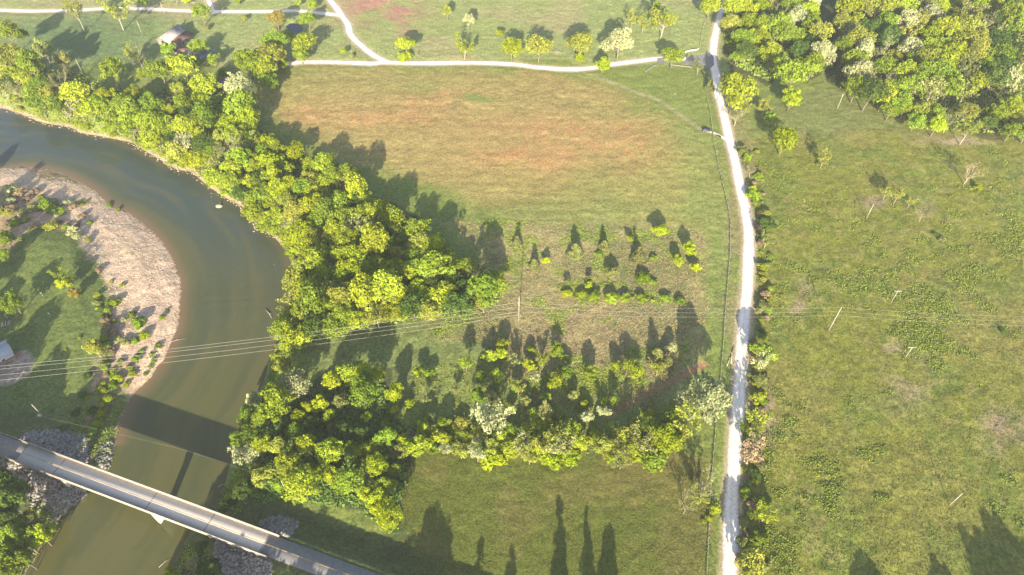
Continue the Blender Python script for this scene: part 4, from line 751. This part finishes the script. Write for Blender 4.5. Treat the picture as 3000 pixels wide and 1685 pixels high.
# ------------------------------------------------------------------ poles and wires
def pole(bx_, by_, h, label, arms=(), rad=.2, armw=2.2, mat='wood', name='utility_pole', armrot=0.0):
    rad = max(rad * .7, .125); x, y, z = onground(bx_, by_); t = thing(name, label, 'pole', (x, y, z), group=None)
    MB().tube([(0, 0, -.5), (0, 0, h * .5), (0, 0, h)], [rad * 1.15, rad, rad * .8], 8).build('shaft', M[mat], t)
    for a in arms:
        c = MB().box((0, 0, a), (armw, .16, .18), armrot).build('crossarm', M[mat], t)
        for e in (-.42, 0.02, .42): MB().tube([(e * armw * math.cos(armrot), e * armw * math.sin(armrot) + .01, a + .09), (e * armw * math.cos(armrot), e * armw * math.sin(armrot) + .01, a + .35)], .06, 5).build('insulator', M['metal'], c)
    return np.array([x, y, z])
p1 = pole(1520, 948, 16.8, 'tallest utility pole, standing bare at the edge of the riverside wood', (), .22)
for z_ in (13.4, 10.5, 7.5):
    pass
p2 = pole(2427, 970, 15.2, 'utility pole with three short crossarm tiers in the right-hand meadow', (14.8, 12.4, 10.0), .2, 1.6, armrot=.9)
pole(2612, 883, 6.8, 'small T-topped pole in the meadow, right of the three-tier pole', (6.5,), .15, 3.0)
pole(2653, 1046, 6.4, 'small T-topped pole in the meadow, above the bare brown ring', (6.1,), .15, 3.2)
pole(2781, 1481, 9.0, 'plain grey pole alone in the lower right of the meadow', (), .17)
pole(2537.6, 641, 9.0, 'plain pole in the meadow beside the thin pale trees', (), .19)
pole(2453, 319, 9.2, 'pale pole at the edge of the upper right wood', (8.9,), .2, 1.0)
pole(2405, 105, 10, 'pole at the edge of the shaded cut through the upper right wood', (), .2)
pole(415, 96, 8.2, 'pale pole on the grass left of the barn', (), .2)
pole(482, 40, 8.0, 'pale pole beside the upper lane above the barn', (), .2)
pole(520, 11, 8.0, 'pale pole beyond the upper lane, near the driveway', (), .2)
pole(240, 211, 8.0, 'pale pole at the top edge of the left riverside trees', (), .2)
pole(128, 1222, 8.6, 'leaning-looking grey pole on the shaded lawn near the bridge road', (), .16)
pole(843, 1445, 9.0, 'grey pole at the foot of the wood beside the bridge', (), .16)
pole(300, 1052, 4.5, 'short grey pole under the power lines at the lawn edge', (4.2,), .14, 1.0)
def wire(pts, label, rad=.035):
    pts = np.array(pts); q = smooth_line(pts, 14); MB().tube(q, rad, 4).build('power_line', M['wire'], label=label, category='power line', group='power lines crossing the river')
Ln = {0: [(-250, 1099, 14.0), (0, 1073, 12.4), (375, 1036, 10.5), (750, 993, 10), (1130, 944, 11)], 1: [(-250, 1108, 13), (0, 1082, 11.4), (375, 1045, 9.7), (750, 1002, 9.2), (1130, 957, 9.6)],
      2: [(-250, 1125, 12), (0, 1099, 10.5), (375, 1060, 8.8), (750, 1017, 7.8), (1130, 968, 7.2)], 3: [(-250, 1140, 11), (0, 1114, 9.4), (375, 1075, 7.2), (750, 1031, 6.2), (1130, 982, 6.0)]}
Zp = [13.4, 10.5, 7.5, 5.8]
nm_ = ['top', 'second', 'third', 'lowest']
for k in range(4):
    wire([P(a, b, z) for a, b, z in Ln[k]] + [(p1[0] - .15, p1[1], p1[2] + Zp[k])], f'{nm_[k]} of the four pale wires crossing the river to the tall pole', .036)
for k, (z1, z2) in enumerate(((13.4, 14.9), (10.5, 12.5), (7.5, 10.1))):
    a = p1 + np.array([.1, 0, z1]); b = p2 + np.array([0, 0, z2]); pts = [a + (b - a) * t + np.array([0, 0, -4 * 2.2 * t * (1 - t)]) for t in np.linspace(0, 1, 7)]
    wire(pts, f'{nm_[k]} of the three wires running from the tall pole over the gravel road', .022)
    c = P(3120, [929, 944, 958][k], z2); pts = [b + (c - b) * t + np.array([0, 0, -4 * 1.2 * t * (1 - t)]) for t in np.linspace(0, 1, 5)]; wire(pts, f'{nm_[k]} of the three wires leaving the three-tier pole to the right', .02)
wire([P(128, 1222, 8), P(400, 1285, 6), P(560, 1325, 6.3), P(840, 1418, 8)], 'single thin wire crossing the river just above the bridge', .012)
# ------------------------------------------------------------------ buildings
def gable(root, L, W, ze, zr, wall, roof, off=0.0, over=.5, zfloor=-.3, name='roof'):
    """ridge along local x"""
    h = W / 2; V = [(-L / 2, off - h, zfloor), (L / 2, off - h, zfloor), (L / 2, off + h, zfloor), (-L / 2, off + h, zfloor), (-L / 2, off - h, ze), (L / 2, off - h, ze), (L / 2, off + h, ze), (-L / 2, off + h, ze), (-L / 2, off, zr), (L / 2, off, zr)]
    MB().add(V, [(0, 1, 5, 4), (2, 3, 7, 6), (1, 2, 6, 9, 5), (3, 0, 4, 8, 7)]).build('wall', wall, root)
    l = L / 2 + over; k = (zr - ze) / h
    for s_ in (-1, 1):
        hh = h + over; y1 = off + s_ * hh; z1 = zr - k * hh + .12
        a = [(-l, off, zr + .12), (l, off, zr + .12), (l, y1, z1), (-l, y1, z1)]; b = [(x, y, z + .12) for x, y, z in a]
        MB().add(a + b, [(0, 3, 2, 1), (4, 5, 6, 7), (0, 1, 5, 4), (1, 2, 6, 5), (2, 3, 7, 6), (3, 0, 4, 7)]).build(name, roof, root)
x, y, z = onground(508, 118); q = P(530, 101)[:2] - P(492, 129)[:2]; ang = math.atan2(q[1], q[0])
barn = thing('barn', 'old barn with grey tin gable roof and rusty red lean-to', 'barn', (x, y, z), ang)
gable(barn, 16, 10, 3.6, 6.6, M['board'], M['greytin'])
V = [(-7, -5.05, -.3), (7.4, -5.05, -.3), (7.4, -10.5, -.3), (-7, -10.5, -.3), (-7, -5.05, 3.5), (7.4, -5.05, 3.5), (7.4, -10.5, 2.3), (-7, -10.5, 2.3)]
MB().add(V, [(0, 1, 5, 4), (1, 2, 6, 5), (2, 3, 7, 6), (3, 0, 4, 7)]).build('lean_to', M['board'], barn)
a = [(-7.5, -5.3, 3.75), (7.9, -5.3, 3.75), (7.9, -11, 2.45), (-7.5, -11, 2.45)]; b = [(i, j, k + .12) for i, j, k in a]
o = MB().add(a + b, [(0, 3, 2, 1), (4, 5, 6, 7), (0, 1, 5, 4), (1, 2, 6, 5), (2, 3, 7, 6), (3, 0, 4, 7)]).build('roof', M['rust'], barn); o['label'] = 'rusty red lean-to roof'
MB().box((-8.02, 0, 1.5), (.1, 3.2, 3.2)).build('door', M['dark'], barn)
for i in range(3): MB().box((-3 + 4.2 * i, -10.53, 1.4), (1.2, .08, .9)).build('window', M['dark'], barn)
def small_house(px, py, L, W, ze, zr, dang, wall, roof, name, label, win=2):
    x, y, z = onground(px, py); t = thing(name, label, name.split('_')[-1], (x, y, z), dang); gable(t, L, W, ze, zr, M[wall], M[roof])
    for i in range(win):
        f = MB().box((-L / 4 + i * L / 2, -W / 2 - .04, ze * .55), (1.2, .08, 1.0)).build('window', M['white'], t); MB().box((-L / 4 + i * L / 2, -W / 2 - .09, ze * .55), (.95, .03, .78)).build('pane', M['glass'], f)
    MB().box((0, -W / 2 - .04, 1.0), (.95, .07, 2.0)).build('door', M['deckwood'], t)
    return t
small_house(533, 152, 8, 4.5, 2.2, 3.2, .1, 'board', 'rust', 'old_shed', 'low rust-roofed shed just below the barn')
small_house(566, 158, 6, 4, 2.2, 3.0, .2, 'white', 'greytin', 'pale_shed', 'small pale shed between the rusty shed and the dark roofed house')
small_house(600, 172, 11, 8, 2.8, 4.8, 1.0, 'board', 'bluetin', 'farm_house', 'old farm house with dark blue-grey roof among trees below the barn')
small_house(662, 250, 9, 7, 2.6, 4.4, 1.1, 'board', 'purple', 'purple_roofed_house', 'small purple-roofed cabin half hidden in the riverside trees')
hs = small_house(-22, 1060, 15, 8, 3.2, 5.4, .75, 'white', 'bluetin', 'lawn_house', 'white house with blue-grey roof and red-brown deck at the left edge')
hs.name = 'white_house'
hs.children[1].data.materials[0] = M['metal']; hs.children[2].data.materials[0] = M['metal']
x, y, z = onground(22, 1055); dk = thing('wooden_deck', 'red-brown wooden deck beside the white house at the left edge', 'deck', (x, y, z), .75)
for i in range(16): MB().box((-4.5 + .3 * i * 1.9, 0, 1.0), (.53, 3.6, .08)).build('plank', M['deckwood'], dk)
for sx in (-4.6, 0, 4.4):
    for sy in (-1.7, 1.7): MB().box((sx, sy, .3), (.18, .18, 1.5 + .9)).build('post', M['deckwood'], dk)
MB().box((0, -1.75, 1.9), (9.4, .1, .12)).build('rail', M['deckwood'], dk)
x, y, z = onground(19, 950); pt = thing('picnic_table', 'weathered picnic table with two benches on the left-hand lawn', 'table', (x, y, z), .4)
for i in range(5): MB().box((-1.0 + .5 * i, 0, .78), (.42, 2.4, .07)).build('plank', M['wood'] if i % 2 == 0 else M['dark'], pt)
for sx in (-1.6, 1.6): MB().box((sx, 0, .45), (.35, 2.4, .07)).build('bench', M['wood'], pt)
for sy in (-.9, .9): MB().box((0, sy, .38), (3.2, .12, .1)).add([(-.9, sy - .06, 0), (-.8, sy - .06, 0), (-.3, sy + .06, .75), (-.4, sy + .06, .75)], [(0, 1, 2, 3)]).add([(.9, sy - .06, 0), (.8, sy - .06, 0), (.3, sy + .06, .75), (.4, sy + .06, .75)], [(0, 1, 2, 3)]).build('frame', M['wood'], pt)
# car by the fence gate
x, y, z = onground(2069, 384); car = thing('parked_car', 'dark blue-grey car parked on the dirt track by the fence opening', 'car', (x, y, z + .05), R(-8))
def loft(sec, name, mat, par):
    V = []; n = len(sec[0][1])
    for xx, prof in sec: V += [(xx, a, b) for a, b in prof]
    F = [(i * n + j, i * n + (j + 1) % n, (i + 1) * n + (j + 1) % n, (i + 1) * n + j) for i in range(len(sec) - 1) for j in range(n)] + [tuple(range(n))[::-1], tuple((len(sec) - 1) * n + j for j in range(n))]
    return MB().add(V, F).build(name, mat, par, smooth=False)
def prf(w_, z0, z1): return [(-w_, z0), (-w_ * 1.03, (z0 + z1) / 2), (-w_ * .9, z1), (w_ * .9, z1), (w_ * 1.03, (z0 + z1) / 2), (w_, z0)]
body = loft([(-2.35, prf(.75, .45, .8)), (-2.2, prf(.9, .35, 1.0)), (-1.2, prf(.93, .3, 1.05)), (1.0, prf(.93, .3, 1.0)), (2.1, prf(.88, .32, .85)), (2.35, prf(.72, .42, .7))], 'body', M['carpaint'], car)
loft([(-1.9, prf(.78, 1.0, 1.08)), (-1.4, prf(.74, 1.02, 1.5)), (.2, prf(.74, 1.0, 1.52)), (1.05, prf(.8, .95, 1.02))], 'cabin', M['glass'], car); MB().box((-.6, 0, 1.535), (1.6, 1.25, .06)).build('roof', M['carpaint'], car)
for sx in (-1.45, 1.45):
    for sy in (-.86, .86):
        wq = MB().tube([(sx, sy - .11, .33), (sx, sy + .11, .33)], .34, 14).build('wheel', M['tyre'], car); MB().tube([(sx, sy - .125, .33), (sx, sy + .125, .33)], .2, 10).build('rim', M['metal'], wq)
for sy in (-.6, .6): MB().box((2.3, sy, .65), (.12, .32, .16)).build('headlight', M['white'], car); MB().box((-2.32, sy, .75), (.1, .3, .16)).build('tail_light', M['rust'], car)
# ------------------------------------------------------------------ small things
def drift(px, py, L, ang, label, rad=.12, dz=.15, zabs=None, name='driftwood_log'):
    if zabs is None: x, y, z = onground(px, py)
    else: x, y, z = *P(px, py, zabs)[:2], zabs
    t = thing(name, label, 'log', (x, y, z + dz), ang); MB().tube([(-L / 2, 0, 0), (0, .2, .1), (L / 2, -.1, .05)], [rad, rad * .8, rad * .3], 6).build('stem', M['palebark'], t)
    MB().tube([(0, .2, .1), (L * .2, L * .14, .4)], [rad * .5, .03], 5).build('branch', M['palebark'], t)
drift(515, 1000, 8, .35, 'pale driftwood branch reaching off the gravel bar into the water', .12, .3)
drift(790, 925, 6, -.9, 'bare pale log leaning out over the river from the wooded bank', .22, 1.2)
drift(483, 1650, 4, .8, 'pale drift branch at the water edge below the bridge', .1, .2, WZ)
drift(650, 1423, 2.4, .5, 'short pale log on the bank just above the bridge', .15, .2)
drift(2145, 1040, 9, 1.25, 'long pale fallen trunk beside the gravel road', .28, .3); drift(2138, 1056, 7, 1.0, 'second pale fallen trunk lying left of the longer one', .2, .3)
drift(800, 780, 4, -.5, 'pale snag tangled with leaves at the river edge', .18, .6)
x, y = P(642, 604, WZ)[:2]; bd = thing('river_boulder', 'single tan boulder with a green sprig standing in the river', 'boulder', (x, y, WZ - .3))
r_ = np.random.default_rng(3); bm0 = MB()
ring = [(.1, 2.0), (.6, 1.7), (1.0, 1.1), (1.25, .4)]; V = []
for zz, rr in ring:
    for j in range(9): an = j * 6.283 / 9; q = rr * (1 + .2 * (r_.random() - .5)); V.append((q * math.cos(an), q * .75 * math.sin(an), zz + .1 * r_.random()))
bm0.add(V, [(i * 9 + j, i * 9 + (j + 1) % 9, (i + 1) * 9 + (j + 1) % 9, (i + 1) * 9 + j) for i in range(3) for j in range(9)] + [tuple(27 + j for j in range(9))]); bm0.build('rock', M['shorestone'], bd)
V, F, var = leafcloud(np.array([(.3, 1.3, 1.2)]), np.array([.6]), 120, .15, 4, low=-1); link('sprig', leafmesh('sprig', V, F, var, M['G']), bd)
for px_, py_, lab in ((867, 1462, 'small white utility box on shaded grass below the wood'), (118, 1220, 'white utility box at the foot of the pole on the shaded lawn')):
    x, y, z = onground(px_, py_); t = thing('utility_box', lab, 'utility box', (x, y, z), .5); MB().box((0, 0, .45), (1.1, .8, .9)).build('cabinet', M['white'], t); MB().box((0, 0, .94), (1.2, .9, .08)).build('lid', M['metal'], t)
# clothesline on the left lawn
xa, xb = onground(126, 868), onground(22, 932); t = thing('clothesline', 'white clothesline with two posts stretched across the left-hand lawn', 'clothesline', xa)
d_ = np.array(xb) - np.array(xa)
for q in (np.zeros(3), d_): MB().tube([q, q + np.array([0, 0, 2.1])], .07, 6).build('post', M['white'], t); MB().box(q + np.array([0, 0, 2.1]), (1.2, .12, .12), math.atan2(d_[1], d_[0]) + 1.57).build('crossarm', M['white'], t)
for s_ in (-.4, .4): MB().tube([np.array([s_ * .5, s_, 2.14]), d_ * .5 + np.array([s_ * .5, s_, 1.95]), d_ + np.array([s_ * .5, s_, 2.14])], .03, 3).build('line', M['wire'], t)
x, y, z = onground(1634, 155); t = thing('brush_pile', 'grey heap of cut branches under the trees above the cross lane', 'brush pile', (x, y, z)); m = MB(); rr = random.Random(2)
for i in range(45): c = np.array([rr.gauss(0, 1.2), rr.gauss(0, .8), rr.uniform(.1, .9)]); d = np.array([rr.gauss(0, 1), rr.gauss(0, 1), rr.gauss(0, .25)]); d *= 1.4 / np.linalg.norm(d); m.tube([c - d, c + d], [.07, .03], 4)
m.build('branches', M['palebark'], t)
for px_, py_, lab in ((145, 922, 'small white marker post standing on the left-hand lawn'),):
    x, y, z = onground(px_, py_); t = thing('marker_post', lab, 'post', (x, y, z)); MB().box((0, 0, .45), (.15, .15, .9)).build('stake', M['white'], t); MB().box((0, 0, .95), (.45, .3, .25)).build('cap', M['white'], t)
# ------------------------------------------------------------------ haze: one closed box of thin air
if HAZE_DENSITY:
    m = bpy.data.materials.new('haze'); m.use_nodes = True; t = m.node_tree; t.nodes.clear(); o_ = t.nodes.new('ShaderNodeOutputMaterial'); v = t.nodes.new('ShaderNodeVolumePrincipled')
    v.inputs['Color'].default_value = (.93, .95, 1.0, 1); v.inputs['Density'].default_value = HAZE_DENSITY; v.inputs['Anisotropy'].default_value = .2; t.links.new(v.outputs[0], o_.inputs['Volume'])
    MB().box((0, 750, 110), (9000, 9000, 244)).build('haze', m, kind='stuff')
